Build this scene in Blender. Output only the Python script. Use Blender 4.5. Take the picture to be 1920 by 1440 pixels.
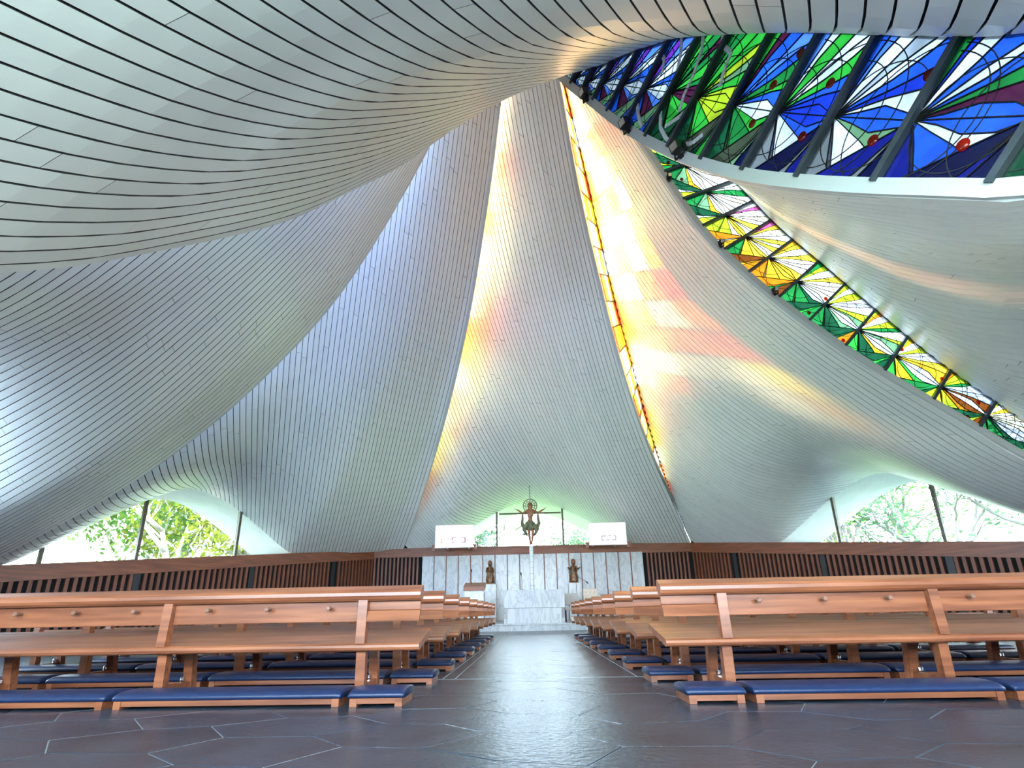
import bpy, bmesh, math, random
import numpy as np
from mathutils import Vector, Matrix
from math import sin, cos, pi, radians, sqrt, atan2
random.seed(7); np.random.seed(7)
scn = bpy.context.scene
COL = scn.collection
for o in list(bpy.data.objects): bpy.data.objects.remove(o)

# ------------------------------------------------------------------ camera
F_PX, CX, CY = 900.0, 960.0, 888.0            # focal length and principal point, 1920 x 1440 frame
PITCH, ROLL, YAW = radians(16.2), radians(1.06), radians(-1.7826)
def camera():
    fw = np.array([sin(YAW)*cos(PITCH), cos(YAW)*cos(PITCH), sin(PITCH)])
    rt = np.cross(fw, [0, 0, 1]); rt /= np.linalg.norm(rt); up = np.cross(rt, fw)
    r2 = cos(ROLL)*rt - sin(ROLL)*up; u2 = cos(ROLL)*up + sin(ROLL)*rt
    cd = bpy.data.cameras.new('camera'); co = bpy.data.objects.new('camera', cd); COL.objects.link(co)
    m = Matrix.Identity(4)
    for i in range(3):
        m[i][0] = r2[i]; m[i][1] = u2[i]; m[i][2] = -fw[i]
    m[0][3], m[1][3], m[2][3] = 0, 0, .6
    co.matrix_world = m
    cd.sensor_fit = 'HORIZONTAL'; cd.sensor_width = 36; cd.lens = 36*F_PX/1920
    cd.shift_x = (960-CX)/1920; cd.shift_y = (CY-720)/1920
    cd.clip_start = .05; cd.clip_end = 500
    scn.camera = co
    return r2, u2, fw
CAM_R, CAM_U, CAM_F = camera()
def frame_xy(P):                              # where a point falls in the frame (only used to skip pieces nobody can see)
    d = P - np.array([0, 0, .6]); z = d @ CAM_F
    zz = np.where(z > .05, z, 1e-3)
    return CX+F_PX*(d @ CAM_R)/zz, CY-F_PX*(d @ CAM_U)/zz, z

# ------------------------------------------------------------------ light
world = bpy.data.worlds.new('World'); scn.world = world; world.use_nodes = True
wn = world.node_tree.nodes; wl = world.node_tree.links; wn.clear()
wo = wn.new('ShaderNodeOutputWorld'); wb = wn.new('ShaderNodeBackground')
wb.inputs[0].default_value = (.70, .85, 1.0, 1); wb.inputs[1].default_value = 24.0
wl.new(wb.outputs[0], wo.inputs[0])
def sun(az, el, strength, col):
    l = bpy.data.lights.new('sun', 'SUN'); l.energy = strength; l.angle = radians(3.0); l.color = col
    o = bpy.data.objects.new('sun', l); COL.objects.link(o)
    a, e = radians(az), radians(el)
    d = Vector((sin(a)*cos(e), cos(a)*cos(e), sin(e)))      # direction towards the sun
    o.rotation_euler = (-d).to_track_quat('-Z', 'Y').to_euler()
sun(-46, 27, 36, (1, .90, .76))
def window_fill(loc, aim, w, h, power, col):                 # daylight lamps, added inside unseen side and back windows, aimed up at the shells
    l = bpy.data.lights.new('daylight_fill', 'AREA'); l.shape = 'RECTANGLE'; l.size = w; l.size_y = h; l.energy = power; l.color = col
    o = bpy.data.objects.new('daylight_fill', l); COL.objects.link(o); o.location = loc
    o.rotation_euler = (Vector(aim)-Vector(loc)).to_track_quat('-Z', 'Y').to_euler()
window_fill((0, -3.2, 2.2), (0, 5, 7.5), 9, 3.0, 650, (.70, .85, 1))
window_fill((-12.2, 4.2, 2.6), (0, 8, 8), 8, 2.6, 2300, (.62, .81, 1))
window_fill((11.6, 2.6, 2.4), (-1, 8, 7), 7, 2.4, 600, (1, .95, .9))
scn.view_settings.view_transform = 'Standard'; scn.view_settings.look = 'None'
scn.view_settings.exposure = 0.0; scn.view_settings.gamma = 1.0; scn.view_settings.use_curve_mapping = False

# ------------------------------------------------------------------ materials
MATS = {}
def nmat(name):
    m = bpy.data.materials.new(name); m.use_nodes = True; n = m.node_tree.nodes; n.clear()
    return m, n, m.node_tree.links
def principled(name, col, rough=.5, metal=0, spec=.5, noise=0, scale=8, stretch=(1, 1, 1), bump=0, rand=0, col2=None, coat=0, bscale=None):
    if name in MATS: return MATS[name]
    m, n, l = nmat(name)
    out = n.new('ShaderNodeOutputMaterial'); b = n.new('ShaderNodeBsdfPrincipled'); l.new(b.outputs[0], out.inputs[0])
    b.inputs['Base Color'].default_value = (*col, 1); b.inputs['Roughness'].default_value = rough
    b.inputs['Metallic'].default_value = metal; b.inputs['Specular IOR Level'].default_value = spec
    if coat: b.inputs['Coat Weight'].default_value = coat; b.inputs['Coat Roughness'].default_value = .15
    if noise or bump or col2 or rand:
        tc = n.new('ShaderNodeTexCoord'); mp = n.new('ShaderNodeMapping'); mp.inputs['Scale'].default_value = stretch
        l.new(tc.outputs['Object'], mp.inputs[0])
        oi = n.new('ShaderNodeObjectInfo')
        ad = n.new('ShaderNodeVectorMath'); ad.operation = 'ADD'
        cm = n.new('ShaderNodeCombineXYZ'); mul = n.new('ShaderNodeMath'); mul.operation = 'MULTIPLY'; mul.inputs[1].default_value = 37
        l.new(oi.outputs['Random'], mul.inputs[0]); l.new(mul.outputs[0], cm.inputs[0]); l.new(mul.outputs[0], cm.inputs[2])
        l.new(mp.outputs[0], ad.inputs[0]); l.new(cm.outputs[0], ad.inputs[1])
        nz = n.new('ShaderNodeTexNoise'); nz.inputs['Scale'].default_value = scale; nz.inputs['Detail'].default_value = 5
        l.new(ad.outputs[0], nz.inputs['Vector'])
        mx = n.new('ShaderNodeMix'); mx.data_type = 'RGBA'
        c2 = col2 if col2 else tuple(max(0, c*(1-noise)) for c in col)
        c1 = col if col2 else tuple(min(1, c*(1+noise)) for c in col)
        mx.inputs[6].default_value = (*c1, 1); mx.inputs[7].default_value = (*c2, 1)
        rp = n.new('ShaderNodeMapRange'); rp.inputs[1].default_value = .35; rp.inputs[2].default_value = .65
        l.new(nz.outputs[0], rp.inputs[0]); l.new(rp.outputs[0], mx.inputs[0])
        src = mx.outputs[2]
        if rand:
            hv = n.new('ShaderNodeHueSaturation'); mr = n.new('ShaderNodeMapRange')
            mr.inputs[3].default_value = 1-rand; mr.inputs[4].default_value = 1+rand
            l.new(oi.outputs['Random'], mr.inputs[0]); l.new(mr.outputs[0], hv.inputs['Value']); l.new(src, hv.inputs['Color']); src = hv.outputs[0]
        l.new(src, b.inputs['Base Color'])
        if bump:
            bp = n.new('ShaderNodeBump'); bp.inputs['Strength'].default_value = bump; bp.inputs['Distance'].default_value = .02
            if bscale:
                nz2 = n.new('ShaderNodeTexNoise'); nz2.inputs['Scale'].default_value = bscale; nz2.inputs['Detail'].default_value = 3
                l.new(ad.outputs[0], nz2.inputs['Vector']); l.new(nz2.outputs[0], bp.inputs['Height'])
            else: l.new(nz.outputs[0], bp.inputs['Height'])
            l.new(bp.outputs[0], b.inputs['Normal'])
    MATS[name] = m
    return m
def emission(name, col, strength):
    m, n, l = nmat(name); out = n.new('ShaderNodeOutputMaterial'); e = n.new('ShaderNodeEmission')
    e.inputs[0].default_value = (*col, 1); e.inputs[1].default_value = strength; l.new(e.outputs[0], out.inputs[0]); return m
def stained(name, col, trans=.55, boost=1.0):
    """coloured glass: partly clear, partly scattering, a faint shine"""
    if name in MATS: return MATS[name]
    m, n, l = nmat(name); out = n.new('ShaderNodeOutputMaterial')
    tc = n.new('ShaderNodeTexCoord'); nz = n.new('ShaderNodeTexNoise'); nz.inputs['Scale'].default_value = 3.5; nz.inputs['Detail'].default_value = 6
    l.new(tc.outputs['Object'], nz.inputs['Vector'])
    mr = n.new('ShaderNodeMapRange'); mr.inputs[1].default_value = .3; mr.inputs[2].default_value = .7; mr.inputs[3].default_value = .7; mr.inputs[4].default_value = 1.3
    l.new(nz.outputs[0], mr.inputs[0])
    def tint(k):
        v = n.new('ShaderNodeVectorMath'); v.operation = 'SCALE'; v.inputs[0].default_value = tuple(c*k for c in col)
        l.new(mr.outputs[0], v.inputs[3]); return v.outputs[0]
    tr = n.new('ShaderNodeBsdfTransparent'); l.new(tint(1), tr.inputs[0])
    tl = n.new('ShaderNodeBsdfTranslucent'); l.new(tint(boost), tl.inputs[0])
    mx = n.new('ShaderNodeMixShader'); mx.inputs[0].default_value = 1-trans
    l.new(tr.outputs[0], mx.inputs[1]); l.new(tl.outputs[0], mx.inputs[2])
    gl = n.new('ShaderNodeBsdfGlossy'); gl.inputs['Roughness'].default_value = .12
    bp = n.new('ShaderNodeBump'); bp.inputs['Strength'].default_value = .25; bp.inputs['Distance'].default_value = .01
    l.new(nz.outputs[0], bp.inputs['Height']); l.new(bp.outputs[0], gl.inputs['Normal'])
    m2 = n.new('ShaderNodeMixShader'); m2.inputs[0].default_value = .05
    l.new(mx.outputs[0], m2.inputs[1]); l.new(gl.outputs[0], m2.inputs[2]); l.new(m2.outputs[0], out.inputs[0])
    MATS[name] = m; return m
def clear_glass():
    m, n, l = nmat('clear_glass'); out = n.new('ShaderNodeOutputMaterial')
    tr = n.new('ShaderNodeBsdfTransparent'); tr.inputs[0].default_value = (.93, .96, .95, 1)
    gl = n.new('ShaderNodeBsdfGlossy'); gl.inputs['Roughness'].default_value = .02
    mx = n.new('ShaderNodeMixShader'); mx.inputs[0].default_value = .05
    l.new(tr.outputs[0], mx.inputs[1]); l.new(gl.outputs[0], mx.inputs[2]); l.new(mx.outputs[0], out.inputs[0]); return m
M_PLANK = principled('plank_white', (.74, .745, .74), .38, spec=.45, noise=.03, scale=1.2, rand=.025)
M_EDGE_SHADE = principled('plank_edge_shade', (.06, .06, .062), .8, noise=.1)  # one side and the ends of each board darkened as groove shade
M_BACK = principled('dark_backing', (.015, .015, .016), .9, spec=.1)
M_PLASTER = principled('plaster', (.82, .82, .78), .7, noise=.04, scale=2)
M_ROOF = principled('roof_lead', (.10, .105, .11), .6, noise=.1, scale=2)
M_LIP = principled('lip_white', (.50, .52, .53), .4, noise=.02, scale=3)
M_STEEL = principled('dark_steel', (.055, .068, .085), .45, metal=.3, noise=.2, scale=6)
M_CAME = principled('lead_came', (.012, .012, .015), .6, noise=.2, scale=20)
M_WOOD = principled('pew_wood', (.32, .112, .048), .34, noise=0, col2=(.165, .050, .022), scale=3.6, stretch=(.3, 5, 5), bump=.04, rand=.06, coat=.25)
M_WOOD_D = principled('dark_wood', (.25, .075, .03), .42, col2=(.155, .045, .02), scale=3, stretch=(.4, 4, 4), bump=.03, rand=.04)
M_SLAT = principled('slat_wood', (.21, .065, .03), .5, col2=(.13, .04, .02), scale=4, stretch=(5, 5, .5), rand=.08)
M_CUSH = principled('blue_leather', (.009, .024, .078), .34, noise=.12, scale=30, bump=.10, rand=.05)
M_SLATE = principled('slate', (.028, .046, .072), .27, col2=(.014, .025, .043), scale=2.6, bump=.20, bscale=34, rand=.14, spec=.5)
M_GROUT = principled('grout', (.32, .35, .37), .7, noise=.2, scale=12)
M_MARBLE = None
def marble(name, rough):
    m, n, l = nmat(name); out = n.new('ShaderNodeOutputMaterial'); b = n.new('ShaderNodeBsdfPrincipled'); l.new(b.outputs[0], out.inputs[0])
    b.inputs['Roughness'].default_value = rough
    tc = n.new('ShaderNodeTexCoord'); mp = n.new('ShaderNodeMapping'); mp.inputs['Rotation'].default_value = (0, radians(40), 0); mp.inputs['Scale'].default_value = (1.6, 1, .5)
    oi = n.new('ShaderNodeObjectInfo'); mu = n.new('ShaderNodeMath'); mu.operation = 'MULTIPLY'; mu.inputs[1].default_value = 9
    l.new(oi.outputs['Random'], mu.inputs[0]); ad = n.new('ShaderNodeVectorMath'); ad.operation = 'ADD'
    l.new(tc.outputs['Object'], ad.inputs[0]); l.new(mu.outputs[0], ad.inputs[1]); l.new(ad.outputs[0], mp.inputs[0])
    nz = n.new('ShaderNodeTexNoise'); nz.inputs['Scale'].default_value = 2.2; nz.inputs['Detail'].default_value = 8; nz.inputs['Distortion'].default_value = 1.2
    l.new(mp.outputs[0], nz.inputs['Vector'])
    cr = n.new('ShaderNodeValToRGB'); e = cr.color_ramp.elements
    e[0].position = .44; e[0].color = (.50, .51, .52, 1); e[1].position = .56; e[1].color = (.53, .53, .53, 1)
    k = cr.color_ramp.elements.new(.5); k.color = (.38, .40, .42, 1)
    l.new(nz.outputs[0], cr.inputs[0]); l.new(cr.outputs[0], b.inputs['Base Color']); return m
M_MARBLE = marble('marble', .25); M_ALTAR = marble('altar_marble', .6)
M_GLASS = clear_glass()
M_BLACK = principled('black_metal', (.012, .012, .013), .45, noise=.1)
M_CHROME = principled('chrome', (.7, .7, .72), .2, metal=1, noise=.02)
M_BRONZE = principled('carved_bronze', (.07, .035, .016), .38, metal=.3, col2=(.22, .105, .04), scale=9)
M_SKIN = principled('carved_skin', (.30, .11, .045), .5, col2=(.14, .05, .02), scale=10)
M_OLIVE = principled('olive_drape', (.05, .06, .028), .5, col2=(.17, .16, .08), scale=14)
M_SILVER = principled('aged_silver', (.36, .36, .31), .35, metal=.7, noise=.2, scale=15)
M_CREAM = principled('cream_fabric', (.62, .52, .42), .8, noise=.06, scale=12)
M_GREYF = principled('grey_fabric', (.42, .39, .36), .8, noise=.06, scale=14)

# ------------------------------------------------------------------ helpers
def mesh(name, verts, faces, mat, parent=None, smooth=False, mats=None, midx=None, loc=None):
    me = bpy.data.meshes.new(name); me.from_pydata([tuple(map(float, v)) for v in verts], [], faces); me.update()
    if mats:
        for m in mats: me.materials.append(m)
        if midx: me.polygons.foreach_set('material_index', midx)
    else: me.materials.append(mat)
    if smooth: me.polygons.foreach_set('use_smooth', [True]*len(me.polygons))
    o = bpy.data.objects.new(name, me); COL.objects.link(o)
    if parent is not None: o.parent = parent
    if loc is not None: o.location = loc
    return o
def link_copy(me, name, parent, loc=(0, 0, 0), rot=(0, 0, 0)):
    o = bpy.data.objects.new(name, me); COL.objects.link(o); o.parent = parent; o.location = loc; o.rotation_euler = rot; return o
def tag(o, label, cat=None, group=None, kind=None):
    if label: o['label'] = label
    if cat: o['category'] = cat
    if group: o['group'] = group
    if kind: o['kind'] = kind
    return o
def empty(name, loc=(0, 0, 0), rz=0):
    o = bpy.data.objects.new(name, None); COL.objects.link(o); o.location = loc; o.rotation_euler = (0, 0, rz); o.empty_display_size = .1; return o
class MB:
    def __init__(s): s.v = []; s.f = []
    def add(s, V, Fc):
        k = len(s.v); s.v += [tuple(map(float, p)) for p in V]; s.f += [tuple(i+k for i in f) for f in Fc]
    def box(s, a, b, mtx=None):
        x0, y0, z0 = a; x1, y1, z1 = b
        V = [(x0, y0, z0), (x1, y0, z0), (x1, y1, z0), (x0, y1, z0), (x0, y0, z1), (x1, y0, z1), (x1, y1, z1), (x0, y1, z1)]
        if mtx is not None: V = [mtx @ Vector(p) for p in V]
        s.add(V, [(0, 3, 2, 1), (4, 5, 6, 7), (0, 1, 5, 4), (1, 2, 6, 5), (2, 3, 7, 6), (3, 0, 4, 7)])
    def prism_x(s, prof, x0, x1):                     # closed profile in (y, z), swept along x
        n = len(prof); V = [(x0, p[0], p[1]) for p in prof]+[(x1, p[0], p[1]) for p in prof]
        Fc = [(i, (i+1) % n, (i+1) % n+n, i+n) for i in range(n)]+[tuple(range(n-1, -1, -1)), tuple(range(n, 2*n))]
        s.add(V, Fc)
    def loft(s, rings, cap=True):
        n = len(rings[0]); V = [p for r in rings for p in r]; Fc = []
        for k in range(len(rings)-1):
            for i in range(n):
                j = (i+1) % n; Fc.append((k*n+i, k*n+j, (k+1)*n+j, (k+1)*n+i))
        if cap: Fc.append(tuple(range(n-1, -1, -1))); Fc.append(tuple(range((len(rings)-1)*n, len(rings)*n)))
        s.add(V, Fc)
    def tube(s, pts, rad, n=8, cap=True):
        pts = [Vector(p) for p in pts]; R = rad if isinstance(rad, (list, tuple)) else [rad]*len(pts); rings = []
        t0 = (pts[1]-pts[0]).normalized(); a = Vector((0, 0, 1)) if abs(t0.z) < .9 else Vector((1, 0, 0)); nrm = t0.cross(a).normalized()
        for i, p in enumerate(pts):
            t = (pts[min(i+1, len(pts)-1)]-pts[max(i-1, 0)]).normalized(); nrm = (nrm-t*nrm.dot(t)).normalized(); bn = t.cross(nrm)
            rings.append([p+(nrm*cos(2*pi*k/n)+bn*sin(2*pi*k/n))*R[i] for k in range(n)])
        s.loft(rings, cap)
    def lathe(s, prof, n=16, c=(0, 0, 0), sx=1, sy=1):
        s.loft([[(c[0]+r*sx*cos(2*pi*k/n), c[1]+r*sy*sin(2*pi*k/n), c[2]+z) for k in range(n)] for r, z in prof])
    def build(s, name, mat, parent=None, smooth=False, loc=None):
        return mesh(name, s.v, s.f, mat, parent, smooth, loc=loc)
def rbox(x0, y0, z0, x1, y1, z1, r, seg=3):
    """box with rounded edges, as (verts, faces)"""
    bm = bmesh.new(); bmesh.ops.create_cube(bm, size=1)
    for v in bm.verts: v.co = Vector(((x0+x1)/2+v.co.x*(x1-x0), (y0+y1)/2+v.co.y*(y1-y0), (z0+z1)/2+v.co.z*(z1-z0)))
    bmesh.ops.bevel(bm, geom=bm.edges[:], offset=r, segments=seg, profile=.5, affect='EDGES')
    V = [tuple(v.co) for v in bm.verts]; bm.verts.index_update(); Fc = [tuple(v.index for v in f.verts) for f in bm.faces]; bm.free(); return V, Fc

# ------------------------------------------------------------------ the tent roof: six shells turning round a tall centre
CEN = np.array([.13, 10.5])
CO = {'L': (-7.97, 24.6), 'R': (8.23, 24.6), 'RR': (16.33, 10.5), 'BR': (8.23, -3.53), 'BL': (-7.97, -3.53), 'LL': (-16.07, 10.5)}
GAP = [(0, .5), (.15, 1.6), (.3, 2.4), (.5, 2.3), (.65, 1.4), (.8, .5), (1, .1)]
def pchip(tab):
    x = np.array([t[0] for t in tab], float); y = np.array([t[1] for t in tab], float)
    h = np.diff(x); d = np.diff(y)/h; m = np.zeros_like(y)
    for i in range(1, len(x)-1):
        if d[i-1]*d[i] > 0:
            w1 = 2*h[i]+h[i-1]; w2 = h[i]+2*h[i-1]; m[i] = (w1+w2)/(w1/d[i-1]+w2/d[i])
    m[0] = d[0]; m[-1] = d[-1]
    def f(t):
        t = np.clip(np.asarray(t, float), x[0], x[-1]); i = np.clip(np.searchsorted(x, t, side='right')-1, 0, len(x)-2)
        s = (t-x[i])/h[i]; s2 = s*s; s3 = s2*s
        return (2*s3-3*s2+1)*y[i]+(s3-2*s2+s)*h[i]*m[i]+(-2*s3+3*s2)*y[i+1]+(s3-s2)*h[i]*m[i+1]
    return f
class Line:                                           # one radial split of the roof: low lip P, high edge Q, glass between
    def __init__(s, az, end, P, Q=None):
        a = radians(az); s.S = CEN+.4*np.array([cos(a), -sin(a)]); s.E = np.array(end, float)
        s.len = np.linalg.norm(s.E-s.S); s.d = (s.E-s.S)/s.len; s.inn = np.array([s.d[1], -s.d[0]])   # towards the shell that holds the high edge
        s.P = pchip(P)
        if Q: s.Q = pchip(Q)
        else:
            g = pchip(GAP); s.Q = lambda v: s.P(v)+g(v)
    def plan(s, v): return s.S[None, :]+np.asarray(v, float)[..., None]*(s.E-s.S)[None, :]
LN = {
 'L1': Line(-30, (-6.47, 24.55), [(0, 24), (.06, 21.8), (.161, 18.03), (.2, 16.3), (.264, 14.12), (.346, 11.79), (.472, 9.39), (.633, 7.26), (.827, 5.28), (1, 3.86)]),
 'A': Line(30, CO['R'], [(0, 24), (.06, 21), (.135, 17.6), (.175, 15.5), (.218, 13.8), (.282, 11.95), (.36, 10.0), (.465, 8.2), (.598, 6.78), (.806, 5.35), (1, 4.1)],
      [(0, 24.5), (.06, 22.2), (.12, 20), (.17, 18.3), (.226, 16.9), (.278, 15.4), (.328, 13.9), (.39, 12.2), (.502, 10.0), (.582, 8.45), (.68, 6.98), (.81, 5.67), (1, 4.2)]),
 'L2': Line(-90, (-14.97, 12.405), [(0, 24), (.06, 20.5), (.12, 17.4), (.192, 14.21), (.247, 12.31), (.299, 10.71), (.364, 9.04), (.456, 7.33), (.565, 5.71), (.702, 4.18), (.842, 3.05), (.936, 2.4), (1, 2.1)]),
 'R1': Line(90, CO['RR'], [(0, 24), (.06, 19.5), (.12, 16), (.198, 12.81), (.234, 11.41), (.274, 9.95), (.336, 8.45), (.402, 7.22), (.467, 6.19), (.531, 5.32), (.592, 4.54), (.662, 3.64), (.8, 2.6), (1, 1.85)],
       [(0, 24.5), (.1, 19.5), (.2, 15.6), (.28, 13.2), (.35, 11.36), (.393, 10.15), (.46, 8.71), (.529, 7.25), (.581, 6.2), (.635, 5.28), (.68, 4.57), (.8, 3.0), (1, 1.95)]),
 'X': Line(-150, (-8.97, -1.798), [(0, 24), (.05, 18), (.1, 14.6), (.15, 12.4), (.205, 10.57), (.323, 7.81), (.384, 6.52), (.433, 5.68), (.479, 4.97), (.533, 4.19), (.6, 3.5), (.75, 2.6), (1, 1.9)]),
 'R2': Line(150, CO['BR'], [(0, 24), (.05, 18.5), (.1, 14.8), (.15, 12.5), (.209, 10.54), (.264, 8.78), (.324, 7.17), (.378, 5.96), (.414, 5.29), (.443, 4.79), (.478, 4.23), (.509, 3.76), (.6, 3.05), (.8, 2.3), (1, 1.9)],
       [(0, 24.5), (.05, 19.5), (.1, 15.8), (.15, 13.4), (.205, 11.75), (.293, 10.34), (.356, 9.26), (.39, 8.56), (.467, 6.73), (.53, 5.24), (.65, 3.6), (.8, 2.6), (1, 2.0)]),
}
class Bay:
    def __init__(s, ql, pl, outer, arch):             # outer: [(x, y, sill)], arch: (s_crown, half_l, half_r, height, roundness)
        s.q, s.p = LN[ql], LN[pl]; s.pts = np.array([o[:2] for o in outer], float); s.sl = np.array([o[2] for o in outer], float)
        if len(outer) > 2:                            # ease the edge round the corner of the plan
            acc = np.concatenate([[0], np.cumsum(np.linalg.norm(np.diff(s.pts, axis=0), axis=1))]); t = np.linspace(0, acc[-1], 121)
            D = np.stack([np.interp(t, acc, s.pts[:, 0]), np.interp(t, acc, s.pts[:, 1]), np.interp(t, acc, s.sl)], -1); R_ = D.copy()
            for i in range(121):
                w = int(min(22, i, 120-i)); R_[i] = D[i-w:i+w+1].mean(0)
            s.pts, s.sl = R_[:, :2], R_[:, 2]
        s.acc = np.concatenate([[0], np.cumsum(np.linalg.norm(np.diff(s.pts, axis=0), axis=1))]); s.L = s.acc[-1]; s.arch = arch
        s.k = 3.0 if pl != 'X' else 1.8; s.pw = 1.0
    def B(s, u):
        t = np.asarray(u, float)*s.L
        return np.stack([np.interp(t, s.acc, s.pts[:, 0]), np.interp(t, s.acc, s.pts[:, 1])], -1)
    def sill(s, u): return np.interp(np.asarray(u, float)*s.L, s.acc, s.sl)
    def archz(s, u):
        c, hl, hr, h, e = s.arch; t = np.asarray(u, float)*s.L-c
        w = np.where(t < 0, -t/hl, t/hr); k = 1-(np.sqrt(w*w+e*e)-e)/(sqrt(1+e*e)-e)
        k = h*k; return s.sill(u)+.5*(k+np.sqrt(k*k+.09))-.11
    def S(s, u, v):
        u, v = np.broadcast_arrays(np.asarray(u, float), np.asarray(v, float))
        q, p = s.q.plan(v), s.p.plan(v); uu = u[..., None]
        ch = (1-uu)*s.q.E+uu*s.p.E
        xy = (1-uu)*q+uu*p+(v**2)[..., None]*(s.B(u)-ch)
        lin1 = (1-u**s.pw)*s.q.Q(np.ones_like(v))+u**s.pw*s.p.P(np.ones_like(v))
        w = u**s.pw; z = (1-w)*s.q.Q(v)+w*s.p.P(v)+(s.archz(u)-lin1)*v**s.k
        return np.concatenate([xy, z[..., None]], -1)
    def N(s, u, v):                                   # outward (upward) normal
        e = 1e-3; u0, u1 = np.clip(u-e, 0, 1), np.clip(u+e, 0, 1); v0, v1 = np.clip(v-e, 0, 1), np.clip(v+e, 0, 1)
        n = np.cross(s.S(u1, v)-s.S(u0, v), s.S(u, v1)-s.S(u, v0)); n /= np.linalg.norm(n, axis=-1, keepdims=True)+1e-12
        return n*np.where(n[..., 2:3] < 0, -1, 1)
BAYS = {
 'A': Bay('L1', 'A', [(-6.47, 24.55, 3.9), (*CO['R'], 3.86)], (6.6, 4.53, 5.06, 2.34, .5)),
 'R1': Bay('A', 'R1', [(*CO['R'], 3.86), (*CO['RR'], 1.74)], (8.9, 4.2, 4.5, 2.55, .35)),
 'R2': Bay('R1', 'R2', [(*CO['RR'], 1.74), (*CO['BR'], 1.74)], (8.1, 5, 5, 3.0, .35)),
 'X': Bay('R2', 'X', [(*CO['BR'], 1.74), (-8.97, -1.798, 1.74)], (8.6, 8.5, 8.5, 5.0, .9)),
 'L2': Bay('X', 'L2', [(-8.97, -1.798, 1.74), (-14.97, 12.405, 2.03)], (7.7, 4.8, 4.8, 2.8, .35)),
 'L1': Bay('L2', 'L1', [(-14.97, 12.405, 2.03), (*CO['L'], 3.86), (-6.47, 24.55, 3.9)], (5.15, 4.4, 4.2, 2.62, .35)),
}
BAY_NAME = {'A': ('ceiling_front', 'white boarded roof shell curving down behind the altar to the small arched window'),
            'L1': ('ceiling_front_left', 'white boarded roof shell between the altar shell and the left hand arched window'),
            'L2': ('ceiling_left', 'pale blue-grey boarded roof shell sweeping down along the left side'),
            'R1': ('ceiling_front_right', 'boarded roof shell washed with yellow light above the right hand arched window'),
            'R2': ('ceiling_right', 'boarded roof shell between the green-gold and the blue stained glass'),
            'X': ('ceiling_back', 'nearest roof shell of wide pale boards passing overhead at the top')}
N_PLANK = {'A': 84, 'R1': 84, 'R2': 80, 'X': 84, 'L2': 84, 'L1': 84}
def grid_mesh(name, P, mat, parent=None, flip=False):
    nu, nv = P.shape[:2]; V = P.reshape(-1, 3); Fc = []
    for i in range(nu-1):
        for j in range(nv-1):
            q = (i*nv+j, i*nv+j+1, (i+1)*nv+j+1, (i+1)*nv+j); Fc.append(q[::-1] if flip else q)
    return mesh(name, V, Fc, mat, parent, smooth=True)
def in_view(P, m=260):
    x, y, z = frame_xy(P); return bool(np.any((z > .1) & (x > -m) & (x < 1920+m) & (y > -m) & (y < 1440+m)))
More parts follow.
